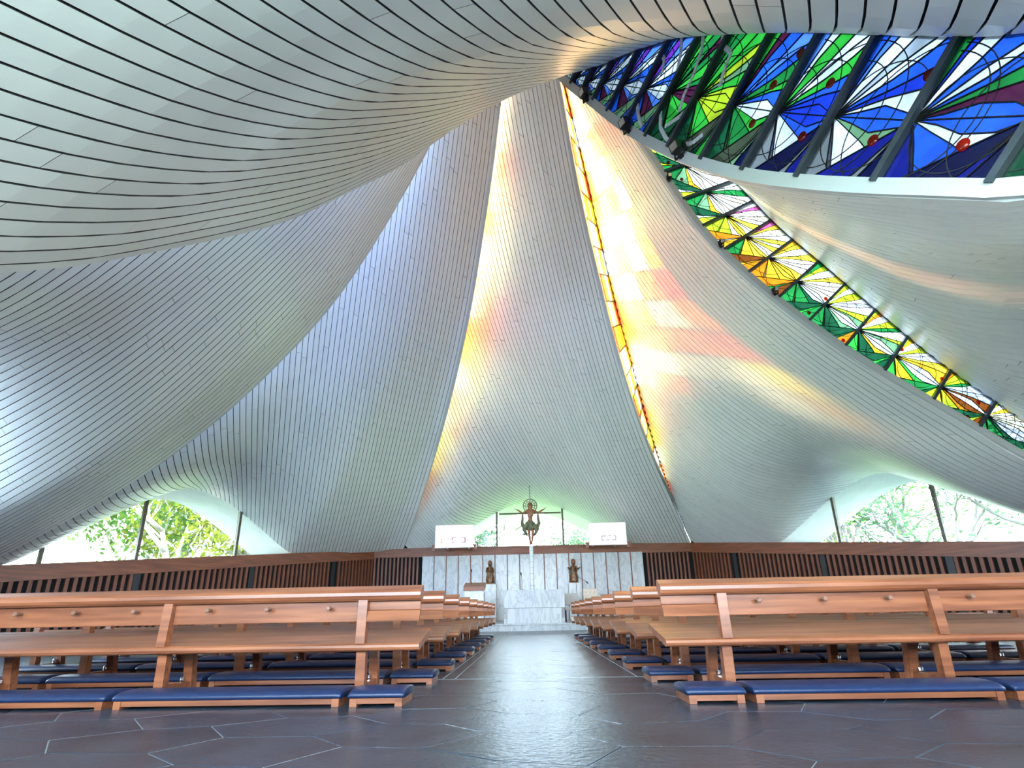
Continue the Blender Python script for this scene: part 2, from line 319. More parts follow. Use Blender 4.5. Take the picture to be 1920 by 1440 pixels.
def build_shell(key):
    b = BAYS[key]; nm, lab = BAY_NAME[key]
    u = np.linspace(0, 1, 60)[:, None]*np.ones((1, 70)); v = np.ones((60, 1))*(np.linspace(0, 1, 70)[None, :]**1.25)
    P = b.S(u, v); Nn = b.N(u, v)
    root = grid_mesh(nm, P+Nn*.035, M_BACK); tag(root, lab, 'ceiling', kind='structure')
    deck = grid_mesh('roof_deck', P+Nn*.14, M_ROOF, root); deck['label'] = 'grey outer roof skin'
    # eave: smooth plaster carried 2.5 m out beyond the glass
    uu = np.linspace(0.001, .999, 90); e0 = b.S(uu, np.ones(90)); Bp = b.B(uu); tg = np.gradient(Bp, axis=0); tg /= np.linalg.norm(tg, axis=1, keepdims=True)
    out = np.stack([-tg[:, 1], tg[:, 0]], -1); out *= np.sign(((Bp-CEN)*out).sum(1))[:, None]
    if key == 'L1':                      # keep the eave of the long side straight past the corner
        k0 = int(np.argmax(b.archz(uu)-b.sill(uu))); out[:] = out[k0]
    rows = []
    for t, dz in ((0, .0), (1.2, 0.02), (2.5, -.03)):
        r = e0.copy(); r[:, :2] += out*t; r[:, 2] += dz; rows.append(r)
    low = np.stack(rows, 1); ev = grid_mesh('eave', low, M_PLASTER, root)
    hi = low.copy(); hi[:, :, 2] += .16; grid_mesh('eave_top', hi, M_ROOF, root)
    edge = np.stack([low[:, -1], hi[:, -1]], 1); grid_mesh('eave_edge', edge, M_PLASTER, root)
    # boards, laid parallel to the low lip and starting at the high edge
    n = N_PLANK[key]; rnd = random.Random(sum(map(ord, key))); made = 0
    gapf = .105
    for j in range(n):
        a0, a1 = j/n, (j+1-gapf)/n
        if a1 > .985: continue
        va = max((a0+a1)/2, .012); ln = (1-va)*16; cuts = [va]; t = va+rnd.uniform(.04, .16)
        step = 3.6/16
        while t < 1-.03: cuts.append(t); t += step*rnd.uniform(.8, 1.25)
        cuts.append(1.0)
        for c0, c1 in zip(cuts[:-1], cuts[1:]):
            c0b = c0+(.00016 if c0 > va else 0); c1b = c1-(.00016 if c1 < 1 else 0)
            m = max(4, int((c1-c0)*44)+2); vv = np.linspace(c0b, c1b, m)
            ul = np.clip(1-a1/np.maximum(vv, 1e-6), 0, 1); ur = np.clip(1-a0/np.maximum(vv, 1e-6), 0, 1)
            vl = np.maximum(vv, a1)
            Pl, Pr = b.S(ul, vl), b.S(ur, vv)
            if not in_view(np.concatenate([Pl, Pr])): continue
            nl, nr = b.N(ul, vl), b.N(ur, vv)
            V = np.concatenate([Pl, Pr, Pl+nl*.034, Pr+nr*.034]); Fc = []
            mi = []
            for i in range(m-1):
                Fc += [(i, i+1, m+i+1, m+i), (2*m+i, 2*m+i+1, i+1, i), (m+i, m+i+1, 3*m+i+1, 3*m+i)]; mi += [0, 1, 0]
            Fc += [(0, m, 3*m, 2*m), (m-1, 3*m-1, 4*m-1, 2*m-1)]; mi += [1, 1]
            mesh('plank', V, Fc, None, root, mats=[M_PLANK, M_EDGE_SHADE], midx=mi); made += 1
    return root, made
SHELL = {}
for key in BAYS:
    SHELL[key], cnt = build_shell(key)
# lips: white edge trims along each low edge, dark steel along each high edge
def edge_trim(ln, name, hi, w, h, mat, v0=.0, v1=1.0, drop=0, parent=None):
    vv = np.linspace(v0, v1, 70); xy = ln.plan(vv); z = (ln.Q if hi else ln.P)(vv)
    nn = np.array([*ln.inn, 0]); P = np.concatenate([xy, z[:, None]], 1); t = np.gradient(P, axis=0); t /= np.linalg.norm(t, axis=1, keepdims=True)
    up = np.cross(nn[None, :], t); up *= np.sign(up[:, 2:3]+1e-9)
    rings = []
    for p, q in zip(P, up):
        rings.append([p+nn*(-w*.5)+q*(-drop), p+nn*(w*.5)+q*(-drop), p+nn*(w*.5)+q*(h-drop), p+nn*(-w*.5)+q*(h-drop)])
    b = MB(); b.loft(rings); return b.build(name, mat, parent)
TRIM_WORDS = {'L1': 'white edge strip along the roof fold left of the altar', 'A': 'white edge strip beside the thin orange stained glass', 'L2': 'white edge strip of the left roof fold',
              'R1': 'white edge strip below the green-gold stained glass', 'X': 'pale edge strip of the nearest roof shell at the left', 'R2': 'white edge strip below the blue stained glass'}
for i, (k, ln) in enumerate(LN.items()):
    tag(edge_trim(ln, 'trim_%d' % (i+1), False, .12, .15, M_LIP, .01, 1, .012), TRIM_WORDS[k], 'trim', kind='structure')

# ------------------------------------------------------------------ stained glass
PAL = {
 'blue': (.012, .075, .52), 'royal': (.006, .03, .42), 'navy': (.003, .007, .14), 'sky': (.06, .17, .62), 'white': (.50, .57, .64), 'pale': (.26, .32, .38), 'shade_ink': (.001, .003, .035), 'shade_moss': (.035, .05, .03), 'shade_smoke': (.12, .14, .15),  # last three tints paint the shade behind the lower glass into its colour
 'green': (.008, .15, .03), 'leaf': (.02, .30, .03), 'lime': (.30, .42, .015), 'dgreen': (.004, .055, .022), 'sage': (.10, .22, .11), 'plum': (.05, .006, .03),
 'yellow': (.80, .56, .03), 'gold': (.62, .30, .015), 'amber': (.45, .14, .005), 'brown': (.12, .03, .004), 'orange': (.75, .17, .01), 'red': (.55, .03, .008),
 'pink': (.55, .08, .25), 'cream': (.88, .77, .50), 'milk': (.92, .92, .86), 'violet': (.10, .02, .30)}
def gmat(c, key): k, tr = DENS.get(key, (1.0, .55)); return stained('glass_%s_%s' % (c, 'ab'[k < 1]+str(int(k*100))), tuple(q*k for q in PAL[c]), tr)
DENS = {'R2': (.16, .42), 'R1': (.30, .5)}
M_BEAD = principled('bead_white', (.75, .77, .80), .25, noise=.1, scale=30)
M_ROUND = stained('glass_roundel', (.85, .12, .01), .2)
def clip_poly(sub, dom):                              # Sutherland-Hodgman, dom convex and counter-clockwise
    out = sub
    for i in range(len(dom)):
        a, b = dom[i], dom[(i+1) % len(dom)]; inp = out; out = []
        if not inp: return []
        sd = lambda p: (b[0]-a[0])*(p[1]-a[1])-(b[1]-a[1])*(p[0]-a[0])
        for k in range(len(inp)):
            p, q = inp[k-1], inp[k]; sp, sq = sd(p), sd(q)
            if sq >= 0:
                if sp < 0: t = sp/(sp-sq); out.append((p[0]+t*(q[0]-p[0]), p[1]+t*(q[1]-p[1])))
                out.append(q)
            elif sp >= 0: t = sp/(sp-sq); out.append((p[0]+t*(q[0]-p[0]), p[1]+t*(q[1]-p[1])))
    return out
def area(p): return .5*sum(p[i-1][0]*p[i][1]-p[i][0]*p[i-1][1] for i in range(len(p)))
def ccw(p): return p if area(p) > 0 else p[::-1]
def fan(hub, a0, a1, cuts, R):
    """wedges round a hub between angles a0..a1; cuts = (fraction, bow, distance at which the bow closes)"""
    n = 15
    def curve(fr, bow, d): return [(hub[0]+r*cos(a0+(a1-a0)*fr+bow*sin(pi*min(1, r/d))), hub[1]+r*sin(a0+(a1-a0)*fr+bow*sin(pi*min(1, r/d)))) for r in np.linspace(0.001, R, n)]
    return [curve(*c0)+curve(*c1)[::-1] for c0, c1 in zip(cuts[:-1], cuts[1:])]
def glass_line(key, vs, wnum, label, colour, detail=True, roundels=(), chains=()):
    ln = LN[key]; root = empty('window_%d' % wnum, (0, 0, 0)); tag(root, label, 'stained glass', kind='structure')
    d3 = np.array([*ln.d, 0]); n3 = np.array([*ln.inn, 0]); o3 = np.array([*ln.S, 0])
    to3 = lambda p, off=0: o3+d3*p[0]+np.array([0, 0, p[1]])+n3*off
    corners = []
    for v in vs:
        r = v*ln.len; z = float(ln.P(v)); e = .004; dz = float(ln.P(v+e)-ln.P(v-e))/(2*e*ln.len); t = np.array([1, dz])/sqrt(1+dz*dz); nrm = np.array([-t[1], t[0]])
        lam = .02
        while lam < 7:
            rr, zz = r+nrm[0]*lam, z+nrm[1]*lam
            if rr >= ln.len*.999 or zz >= float(ln.Q(rr/ln.len)): break
            lam += .02
        corners.append(((r, z+.03), (rr, zz)))
    rnd = random.Random(wnum*31)
    for i, (p0, q0) in enumerate(corners):            # cross bars
        b = MB(); a, c = to3(p0), to3(q0); t = c-a; Lm = np.linalg.norm(t)
        if Lm < .05: continue
        t /= Lm; s = np.cross(n3, t); w = .032 if detail else .03
        e_ = .05 if key in ('R1', 'R2') else 0
        b.loft([[pp+s*w+n3*-.03, pp+s*-w+n3*-.03, pp+s*-w+n3*(.09 if e_ else .02), pp+s*w+n3*(.09 if e_ else .02)] for pp in (a+t*(.08 if e_ else .05), c+t*e_-t*(0 if e_ else .03))]); b.build('mullion', M_STEEL, root)
    for i in range(len(corners)-1):
        (p0, q0), (p1, q1) = corners[i], corners[i+1]
        quad = ccw([p0, p1, q1, q0]); size = sqrt(abs(area(quad)))
        if size < .12: continue
        panes = []
        cols = colour(i, len(corners)-1, rnd)
        if not detail:
            m = lambda f, g: ((p0[0]*(1-f)+p1[0]*f)*(1-g)+(q0[0]*(1-f)+q1[0]*f)*g, (p0[1]*(1-f)+p1[1]*f)*(1-g)+(q0[1]*(1-f)+q1[1]*f)*g)
            g = [0, .3, .55, .8, 1]
            for k in range(4):
                sk = rnd.uniform(-.12, .12) if 0 < k else 0; panes.append((ccw([m(0, g[k]), m(1, g[k]), m(1, g[k+1]), m(0, g[k+1])]), cols[k % len(cols)]))
        else:
            mid = lambda a, b, f: (a[0]*(1-f)+b[0]*f, a[1]*(1-f)+b[1]*f)
            h0, h1 = mid(p0, q0, .47), mid(p1, q1, .47)
            R = 2.2*max(sqrt((q0[0]-p1[0])**2+(q0[1]-p1[1])**2), sqrt((q1[0]-p0[0])**2+(q1[1]-p0[1])**2))
            ang = lambda h, p: atan2(p[1]-h[1], p[0]-h[0])
            def wrap(a, ref):
                while a-ref > pi: a -= 2*pi
                while a-ref < -pi: a += 2*pi
                return a
            ci = 0
            # above the hub line: half a lens reaching the next hub, then petals
            aH = ang(h0, h1); aT = wrap(ang(h0, q0), aH); D = sqrt((h1[0]-h0[0])**2+(h1[1]-h0[1])**2); H = sqrt((q0[0]-h0[0])**2+(q0[1]-h0[1])**2); sg = 1 if aT > aH else -1
            j = lambda: rnd.uniform(-.03, .03)
            f1, f2, f3 = .30+j(), .46+j(), .70+j()
            cuts = [(-.04, 0, D), (0, .22*sg, D), (.17+j(), .05*sg, D), (f1, -.03*sg, H*1.2), (f2, -.09*sg, H*1.25), (f2+.03, .06*sg, H*1.25), (f3-.05, -.05*sg, H*1.2), (f3+.06, .09*sg, H*1.1), (.88, .02*sg, H), (1.04, 0, H)]
            dom = ccw([h0, h1, q1, q0])
            for k, w in enumerate(fan(h0, aH, aT, cuts, R)):
                poly = clip_poly(ccw(w), dom)
                if len(poly) > 2 and abs(area(poly)) > .002: panes.append((ccw(poly), cols[0][k % len(cols[0])]))
            # below: fan of this hub, then fan of the next hub
            aB = wrap(ang(h0, p0), aH); sg = 1 if aH > aB else -1
            dom = ccw([h0, p0, h1])
            for k, w in enumerate(fan(h0, aB, aH, [(-.05, 0, D), (.30, .16*sg, H), (.42, -.16*sg, H), (.72, .04*sg, D), (1.0, -.24*sg, D), (1.05, 0, D)], R)):
                poly = clip_poly(ccw(w), dom)
                if len(poly) > 2 and abs(area(poly)) > .002: panes.append((ccw(poly), cols[1][k % len(cols[1])]))
            b0 = ang(h1, p0); b1 = wrap(ang(h1, p1), b0); dom = ccw([p0, p1, h1]); sg = 1 if b1 > b0 else -1
            for k, w in enumerate(fan(h1, b0, b1, [(-.05, 0, D), (.34, .10*sg, H), (.62, -.08*sg, H*1.1), (.86, .10*sg, H*1.1), (1.05, 0, D)], R)):
                poly = clip_poly(ccw(w), dom)
                if len(poly) > 2 and abs(area(poly)) > .002: panes.append((ccw(poly), cols[2][k % len(cols[2])]))
        came = MB()
        for poly, _ in panes:
            for k in range(len(poly)):
                a, c = np.array(poly[k-1]), np.array(poly[k]); dd = c-a; L = np.linalg.norm(dd)
                if L < .02: continue
                s = np.array([-dd[1], dd[0]])/L*.0048
                came.add([to3(a-s, -.005), to3(c-s, -.005), to3(c+s, -.005), to3(a+s, -.005), to3(a-s, .012), to3(c-s, .012), to3(c+s, .012), to3(a+s, .012)],
                         [(4, 5, 6, 7), (0, 1, 5, 4), (2, 3, 7, 6), (3, 2, 1, 0)])
        if detail:                                     # free arcs of lead drawn over the petals
            inside = lambda p: all((quad[(k+1) % 4][0]-quad[k][0])*(p[1]-quad[k][1])-(quad[(k+1) % 4][1]-quad[k][1])*(p[0]-quad[k][0]) > 0 for k in range(4))
            for cx_, rr in ((h0, D*.55), (h0, H*.86), (h1, H*.80), (mid(h0, h1, .5), H*.62)):
                arc = [(cx_[0]+rr*cos(2*pi*k/48), cx_[1]+rr*sin(2*pi*k/48)) for k in range(49)]
                for a, c in zip(arc[:-1], arc[1:]):
                    if not (inside(a) and inside(c)): continue
                    a, c = np.array(a), np.array(c); dd = c-a; s_ = np.array([-dd[1], dd[0]])/np.linalg.norm(dd)*.0045
                    came.add([to3(a-s_, .002), to3(c-s_, .002), to3(c+s_, .002), to3(a+s_, .002), to3(a-s_, .009), to3(c-s_, .009), to3(c+s_, .009), to3(a+s_, .009)], [(4, 5, 6, 7), (0, 1, 5, 4), (2, 3, 7, 6), (3, 2, 1, 0)])
        pan = came.build('glass_panel', M_CAME, root); pan['label'] = 'dark lead lines of one stained panel'
        for poly, c in panes:
            mesh('pane', [to3(p) for p in poly], [tuple(range(len(poly)))], gmat(c, key), pan)
        for cx, cz in roundels:
            if not all((quad[(k+1) % 4][0]-quad[k][0])*(cz-quad[k][1])-(quad[(k+1) % 4][1]-quad[k][1])*(cx-quad[k][0]) > 0 for k in range(4)): continue
            b = MB(); rr = .05 if key == 'R2' else .045
            rings = [[to3((cx+q*cos(2*pi*k/14), cz+q*1.15*sin(2*pi*k/14)), h) for k in range(14)] for q, h in ((rr, .012), (rr, .02), (rr*.7, .032), (rr*.2, .037))]
            b.loft(rings); b.build('roundel', M_ROUND, pan, smooth=True)['label'] = 'small orange-red glass roundel'
    for ch in chains:                                  # chains of little white glass beads
        b = MB(); c = np.array(ch); acc = np.concatenate([[0], np.cumsum(np.linalg.norm(np.diff(c, axis=0), axis=1))]); n = int(acc[-1]/.062)
        for k in range(n):
            s0 = (k+.06)*acc[-1]/n; s1 = (k+.90)*acc[-1]/n; a = np.array([np.interp(s0, acc, c[:, 0]), np.interp(s0, acc, c[:, 1])]); e = np.array([np.interp(s1, acc, c[:, 0]), np.interp(s1, acc, c[:, 1])])
            dd = (e-a)/np.linalg.norm(e-a); w = np.array([-dd[1], dd[0]])*.034
            b.add([to3(a-w, .012), to3(e-w, .012), to3(e+w, .012), to3(a+w, .012), to3(a-w*.8, .024), to3(e-w*.8, .024), to3(e+w*.8, .024), to3(a+w*.8, .024)], [(4, 5, 6, 7), (0, 1, 5, 4), (1, 2, 6, 5), (2, 3, 7, 6), (3, 0, 4, 7)])
        o = b.build('bead_chain', M_BEAD, root); o['kind'] = 'stuff'; o['label'] = 'chain of little white glass beads'
    edge_trim(ln, 'top_rail', True, .10, .09, M_STEEL, vs[0], min(1, vs[-1]+.05), .05, parent=root)
    return root, corners
def vsteps(key, v0, v1, step):
    ln = LN[key]; vv = np.linspace(v0, v1, 600); z = ln.P(vv); s = np.concatenate([[0], np.cumsum(np.hypot(np.diff(vv)*ln.len, np.diff(z)))])
    n = max(2, int(s[-1]/step)); return list(np.interp(np.linspace(0, s[-1], n+1), s, vv))
def col_blue(i, n, r):
    if i < 7: return (['white', 'sky', 'blue', 'white', 'white', 'sky', 'violet', 'sky', 'blue'], ['blue', 'white', 'plum', 'sky', 'white'], ['sage', 'blue', 'dgreen', 'sky'])
    if i == 7: return (['plum', 'plum', 'green', 'leaf', 'green', 'plum', 'green', 'leaf', 'green'], ['dgreen', 'plum', 'leaf', 'leaf', 'plum'], ['dgreen', 'green', 'dgreen', 'shade_moss'])
    if i == 8: return (['lime', 'lime', 'leaf', 'sage', 'lime', 'leaf', 'leaf', 'green', 'green'], ['dgreen', 'lime', 'leaf', 'lime', 'lime'], ['shade_moss', 'dgreen', 'leaf', 'dgreen'])
    if i == 9: return (['white', 'blue', 'leaf', 'green', 'blue', 'sky', 'blue', 'plum', 'leaf'], ['dgreen', 'sage', 'green', 'leaf', 'white'], ['shade_moss', 'sage', 'shade_ink', 'dgreen'])
    k = (i-10) % 4  # third list: lower panes coloured dark for the shade behind them
    return [(['royal', 'royal', 'blue', 'leaf', 'white', 'white', 'leaf', 'white', 'sky'], ['shade_smoke', 'blue', 'white', 'blue', 'royal'], ['shade_ink', 'shade_smoke', 'navy', 'shade_moss']),
            (['blue', 'white', 'royal', 'blue', 'white', 'pale', 'white', 'sky', 'blue'], ['shade_smoke', 'blue', 'white', 'sage', 'blue'], ['navy', 'shade_smoke', 'shade_ink', 'shade_moss']),
            (['blue', 'plum', 'green', 'blue', 'white', 'blue', 'white', 'royal', 'green'], ['navy', 'pale', 'blue', 'white', 'blue'], ['shade_ink', 'navy', 'shade_ink', 'dgreen']),
            (['white', 'white', 'blue', 'white', 'blue', 'white', 'sky', 'white', 'sky'], ['dgreen', 'green', 'sage', 'blue', 'white'], ['navy', 'shade_ink', 'navy', 'shade_ink'])][k]
def col_gold(i, n, r):
    i += 1
    if i < 4: return (['white', 'green', 'sage', 'white', 'milk', 'green', 'milk', 'sage', 'green'], ['lime', 'white', 'leaf', 'sage', 'white'], ['dgreen', 'lime', 'green', 'dgreen'])
    if i < 6: return (['milk', 'cream', 'milk', 'milk', 'cream', 'milk', 'green', 'milk', 'milk'], ['green', 'white', 'sage', 'gold', 'milk'], ['dgreen', 'white', 'lime', 'green'])
    if i < 9: return ([['yellow', 'cream', 'milk', 'yellow', 'milk', 'cream', 'milk', 'pink', 'milk'], ['cream', 'milk', 'yellow', 'milk', 'yellow', 'milk', 'cream', 'yellow', 'pink'], ['gold', 'yellow', 'milk', 'cream', 'milk', 'yellow', 'milk', 'yellow', 'gold']][i-6],
                      [['lime', 'yellow', 'lime', 'cream', 'yellow'], ['green', 'lime', 'gold', 'yellow', 'yellow'], ['amber', 'white', 'gold', 'gold', 'yellow']][i-6], [['amber', 'white', 'gold', 'brown'], ['brown', 'gold', 'amber', 'dgreen'], ['amber', 'green', 'brown', 'amber']][i-6])
    k = (i-9) % 5
    return [(['white', 'cream', 'milk', 'cream', 'milk', 'yellow', 'milk', 'lime', 'green'], ['green', 'gold', 'green', 'dgreen', 'white'], ['dgreen', 'leaf', 'green', 'dgreen']),
            (['white', 'sage', 'lime', 'milk', 'white', 'milk', 'lime', 'milk', 'lime'], ['green', 'pale', 'dgreen', 'sage', 'white'], ['dgreen', 'dgreen', 'amber', 'green']),
            (['white', 'sage', 'lime', 'milk', 'green', 'lime', 'milk', 'orange', 'lime'], ['leaf', 'white', 'dgreen', 'gold', 'white'], ['dgreen', 'leaf', 'dgreen', 'lime']),
            (['white', 'gold', 'yellow', 'white', 'milk', 'lime', 'milk', 'gold', 'lime'], ['leaf', 'pale', 'gold', 'leaf', 'white'], ['green', 'dgreen', 'lime', 'dgreen']),
            (['white', 'brown', 'pale', 'white', 'green', 'lime', 'lime', 'amber', 'lime'], ['gold', 'white', 'lime', 'amber', 'brown'], ['dgreen', 'lime', 'brown', 'lime'])][k]
def col_fire(i, n, r):
    s = [['red', 'orange', 'cream', 'amber'], ['orange', 'cream', 'yellow', 'red'], ['cream', 'orange', 'yellow', 'gold'], ['yellow', 'cream', 'cream', 'orange'], ['gold', 'cream', 'orange', 'cream']]
    if i < 4: return [['red', 'orange', 'red', 'amber'], ['red', 'cream', 'orange', 'red'], ['orange', 'red', 'cream', 'orange'], ['orange', 'cream', 'orange', 'red']][i]
    f = i/n
    if .46 < f < .52: return ['red', 'orange', 'amber', 'orange']
    if f > .8: return ['green', 'red', 'amber', 'sage']
    return s[i % 5]
B_V = [.13, .15, .17, .19, .21, .232, .257, .283, .308, .34, .374, .411, .452, .497, .545, .60, .67, .76, .86]
G_V = [.16, .18, .203, .226, .25, .275, .303, .334, .372, .41, .454, .501, .558, .61, .67, .74, .82]
glass_line('A', vsteps('A', .06, .95, .95), 1, 'thin slit of orange and yellow stained glass right of the altar shell', col_fire, detail=False)
glass_line('R1', G_V, 2, 'green and gold stained glass band between the two right hand roof shells', col_gold,
           roundels=[(3.65, 12.14), (3.9, 12.13), (4.19, 11.54), (7.24, 7.78), (6.76, 7.4), (7.42, 6.63), (8.73, 6.36), (8.19, 5.87), (8.85, 5.23), (9.46, 5.58), (10.11, 4.98), (9.77, 4.62), (10.5, 3.96)])
glass_line('R2', B_V, 3, 'large blue stained glass band with white petals at the upper right', col_blue,
           roundels=[(7.05, 7.03), (6.69, 6.96), (7.25, 6.28), (6.35, 6.7), (6.86, 5.92), (7.99, 5.45), (7.46, 5.21), (8.04, 4.53), (6.81, 5.58), (4.13, 10.9), (3.93, 10.78)],
           chains=[[(5.58, 9.46), (5.52, 9.14), (5.39, 8.84), (5.17, 8.71), (5.0, 8.5), (4.95, 8.21), (5.03, 7.87), (5.25, 7.5), (5.47, 7.32), (5.66, 7.28)], [(5.94, 9.04), (5.88, 8.76), (5.67, 8.47), (5.45, 8.3), (5.33, 8.1)],
                   [(6.24, 8.67), (6.17, 8.4), (6.27, 8.11), (6.14, 7.97), (6.02, 7.76)], [(5.14, 9.69), (5.21, 9.41), (5.12, 9.19)], [(4.66, 9.42), (4.55, 9.28), (4.53, 8.99), (4.58, 8.62)], [(5.04, 8.13), (5.32, 8.01), (5.53, 7.99)]])
glass_line('L1', vsteps('L1', .06, .93, 1.0), 4, 'orange stained glass slit hidden behind the fold left of the altar', col_fire, detail=False)
glass_line('L2', vsteps('L2', .06, .93, 1.1), 5, 'stained glass slit hidden behind the left roof fold', lambda i, n, r: ['sky', 'pale', 'white', 'violet'], detail=False)
glass_line('X', vsteps('X', .06, .93, 1.2), 6, 'stained glass slit hidden behind the nearest roof shell', lambda i, n, r: ['sky', 'white', 'pale', 'sage'], detail=False)
#PART2
# ------------------------------------------------------------------ floor
def build_floor():
    V = [(-24, -8, -.004), (24, -8, -.004), (24, 30, -.004), (-24, 30, -.004)]
    fl = mesh('floor', V, [(0, 1, 2, 3)], M_GROUT); tag(fl, 'dark slate floor of irregular six-sided slabs with pale joints', 'floor', kind='structure')
    a, b, h = .22, .46, .50; px = a+b
    def jit(x, y):
        r = random.Random('%.2f_%.2f' % (x, y)); return x+r.uniform(-.07, .07), y+r.uniform(-.055, .055)
    x_lo, x_hi, y_lo = -5.2, 5.4, .9
    cells = []
    for i in range(-36, 37):
        for j in range(-12, 64):
            cx, cy = i*px, j*h+(h/2 if i % 2 else 0)
            if abs(cx) > 24 or cy < -7 or cy > 30: continue
            near = (x_lo < cx < x_hi and y_lo < cy < 6.6) or (-1.3 < cx < 1.5 and 6.6 <= cy < 17.2)
            pts = [jit(round(cx+dx, 2), round(cy+dy, 2)) for dx, dy in ((a, -h/2), (b, 0), (a, h/2), (-a, h/2), (-b, 0), (-a, -h/2))]
            mx = sum(p[0] for p in pts)/6; my = sum(p[1] for p in pts)/6
            g = .0032; pts = [(p[0]+(mx-p[0])*g/.3, p[1]+(my-p[1])*g/.25) for p in pts]
            cells.append((near, mx, my, pts))
    rest = MB(); cnt = 0
    for near, mx, my, pts in cells:
        loc = [(p[0]-mx, p[1]-my) for p in pts]; r = random.Random(int(mx*977+my*131)); dz = r.uniform(-.0012, .0)
        top = [(p[0], p[1], dz) for p in loc]; bot = [(p[0]*1.004, p[1]*1.004, -.006) for p in loc]
        Fc = [(0, 1, 2, 3, 4, 5)]+[(k, k+6, (k+1) % 6+6, (k+1) % 6) for k in range(6)]
        if near:
            mesh('slab', top+bot, Fc, M_SLATE, fl, loc=(mx, my, 0)); cnt += 1
        else: rest.add([(p[0]+mx, p[1]+my, p[2]) for p in top+bot], Fc)
    o = rest.build('slab_field', M_SLATE, fl); o['kind'] = 'stuff'
    for x in (-.86, -.74, 1.0):                       # pale joint lines running up the aisle
        b = MB(); b.box((x-.006, 4.95, -.003), (x+.006, 17.2, .0006)); b.build('joint_line', M_GROUT, fl)
    b = MB(); b.box((-1.2, 4.94, -.003), (1.4, 4.955, .0006)); b.build('joint_line', M_GROUT, fl)
build_floor()

# ------------------------------------------------------------------ perimeter walls: slats, beam, arched windows
def frame_of(p0, p1):
    p0, p1 = np.array(p0, float), np.array(p1, float); L = np.linalg.norm(p1-p0); d = (p1-p0)/L; n = np.array([-d[1], d[0]])
    if ((CEN-p0)*n).sum() < 0: n = -n
    return p0, p1, L, d, n
def side_wall(name, p0, p1, s0, s1, label, slats=True, skip=None):
    p0, p1, L, d, n = frame_of(p0, p1); P = lambda t, off, z: (*(p0+d*t+n*off), z)
    sill = lambda t: s0+(s1-s0)*t/L
    b = MB(); b.add([P(0, -.12, 0), P(L, -.12, 0), P(L, .0, 0), P(0, .0, 0), P(0, -.12, s0-.2), P(L, -.12, s1-.2), P(L, 0, s1-.2), P(0, 0, s0-.2)],
                    [(0, 3, 2, 1), (4, 5, 6, 7), (0, 1, 5, 4), (1, 2, 6, 5), (2, 3, 7, 6), (3, 0, 4, 7)])
    w = b.build(name, M_BACK if slats else M_WOOD_D); tag(w, label, 'wall', kind='structure')
    if slats:
        t = .12
        while t < L-.1:
            if skip and skip(t): t += .2; continue
            dark = [] if skip else [q for q in (2.43, 6.29, 10.15, 14.0) if abs(t-q) < .15]
            if not dark and sill(t) > .6:
                z1 = sill(t)-.44; b = MB(); V = []
                for z in (.02, z1):
                    V += [P(t-.045, .0, z), P(t+.045, .0, z), P(t+.045, .085, z), P(t-.045, .085, z)]
                b.add(V, [(0, 3, 2, 1), (4, 5, 6, 7), (0, 1, 5, 4), (1, 2, 6, 5), (2, 3, 7, 6), (3, 0, 4, 7)]); b.build('slat', M_SLAT, w)
            t += .2
        if not skip:
            for q in (2.43, 6.29, 10.15, 13.9):
                b = MB(); V = []
                for z in (.02, sill(q)-.44): V += [P(q-.1, .0, z), P(q+.1, .0, z), P(q+.1, .05, z), P(q-.1, .05, z)]
                b.add(V, [(0, 3, 2, 1), (4, 5, 6, 7), (0, 1, 5, 4), (1, 2, 6, 5), (2, 3, 7, 6), (3, 0, 4, 7)]); b.build('dark_panel', M_BLACK, w)
    return w
TRIM_N = [6]
def beam(p0, p1, s0, s1, label, ext=(.08, .08)):
    p0, p1, L, d, n = frame_of(p0, p1); P = lambda t, off, z: (*(p0+d*t+n*off), z); TRIM_N[0] += 1
    V = []
    for t, s in ((-ext[0], s0), (L+ext[1], s1)):
        V += [P(t, -.16, s-.47), P(t, .15, s-.47), P(t, .15, s-.01), P(t, .14, s), P(t, -.16, s)]
    me = MB(); me.add(V, [(0, 5, 6, 1), (1, 6, 7, 2), (2, 7, 8, 3), (3, 8, 9, 4), (4, 9, 5, 0), (0, 1, 2, 3, 4), (9, 8, 7, 6, 5)])
    o = me.build('trim_%d' % TRIM_N[0], M_WOOD_D); tag(o, label, 'beam', kind='structure')
    # grain follows the beam: turn the object's own axes along it
    mt = Matrix.Translation(Vector((*p0, 0))) @ Matrix.Rotation(atan2(d[1], d[0]), 4, 'Z')
    o.data.transform(mt.inverted()); o.matrix_world = mt
    return o
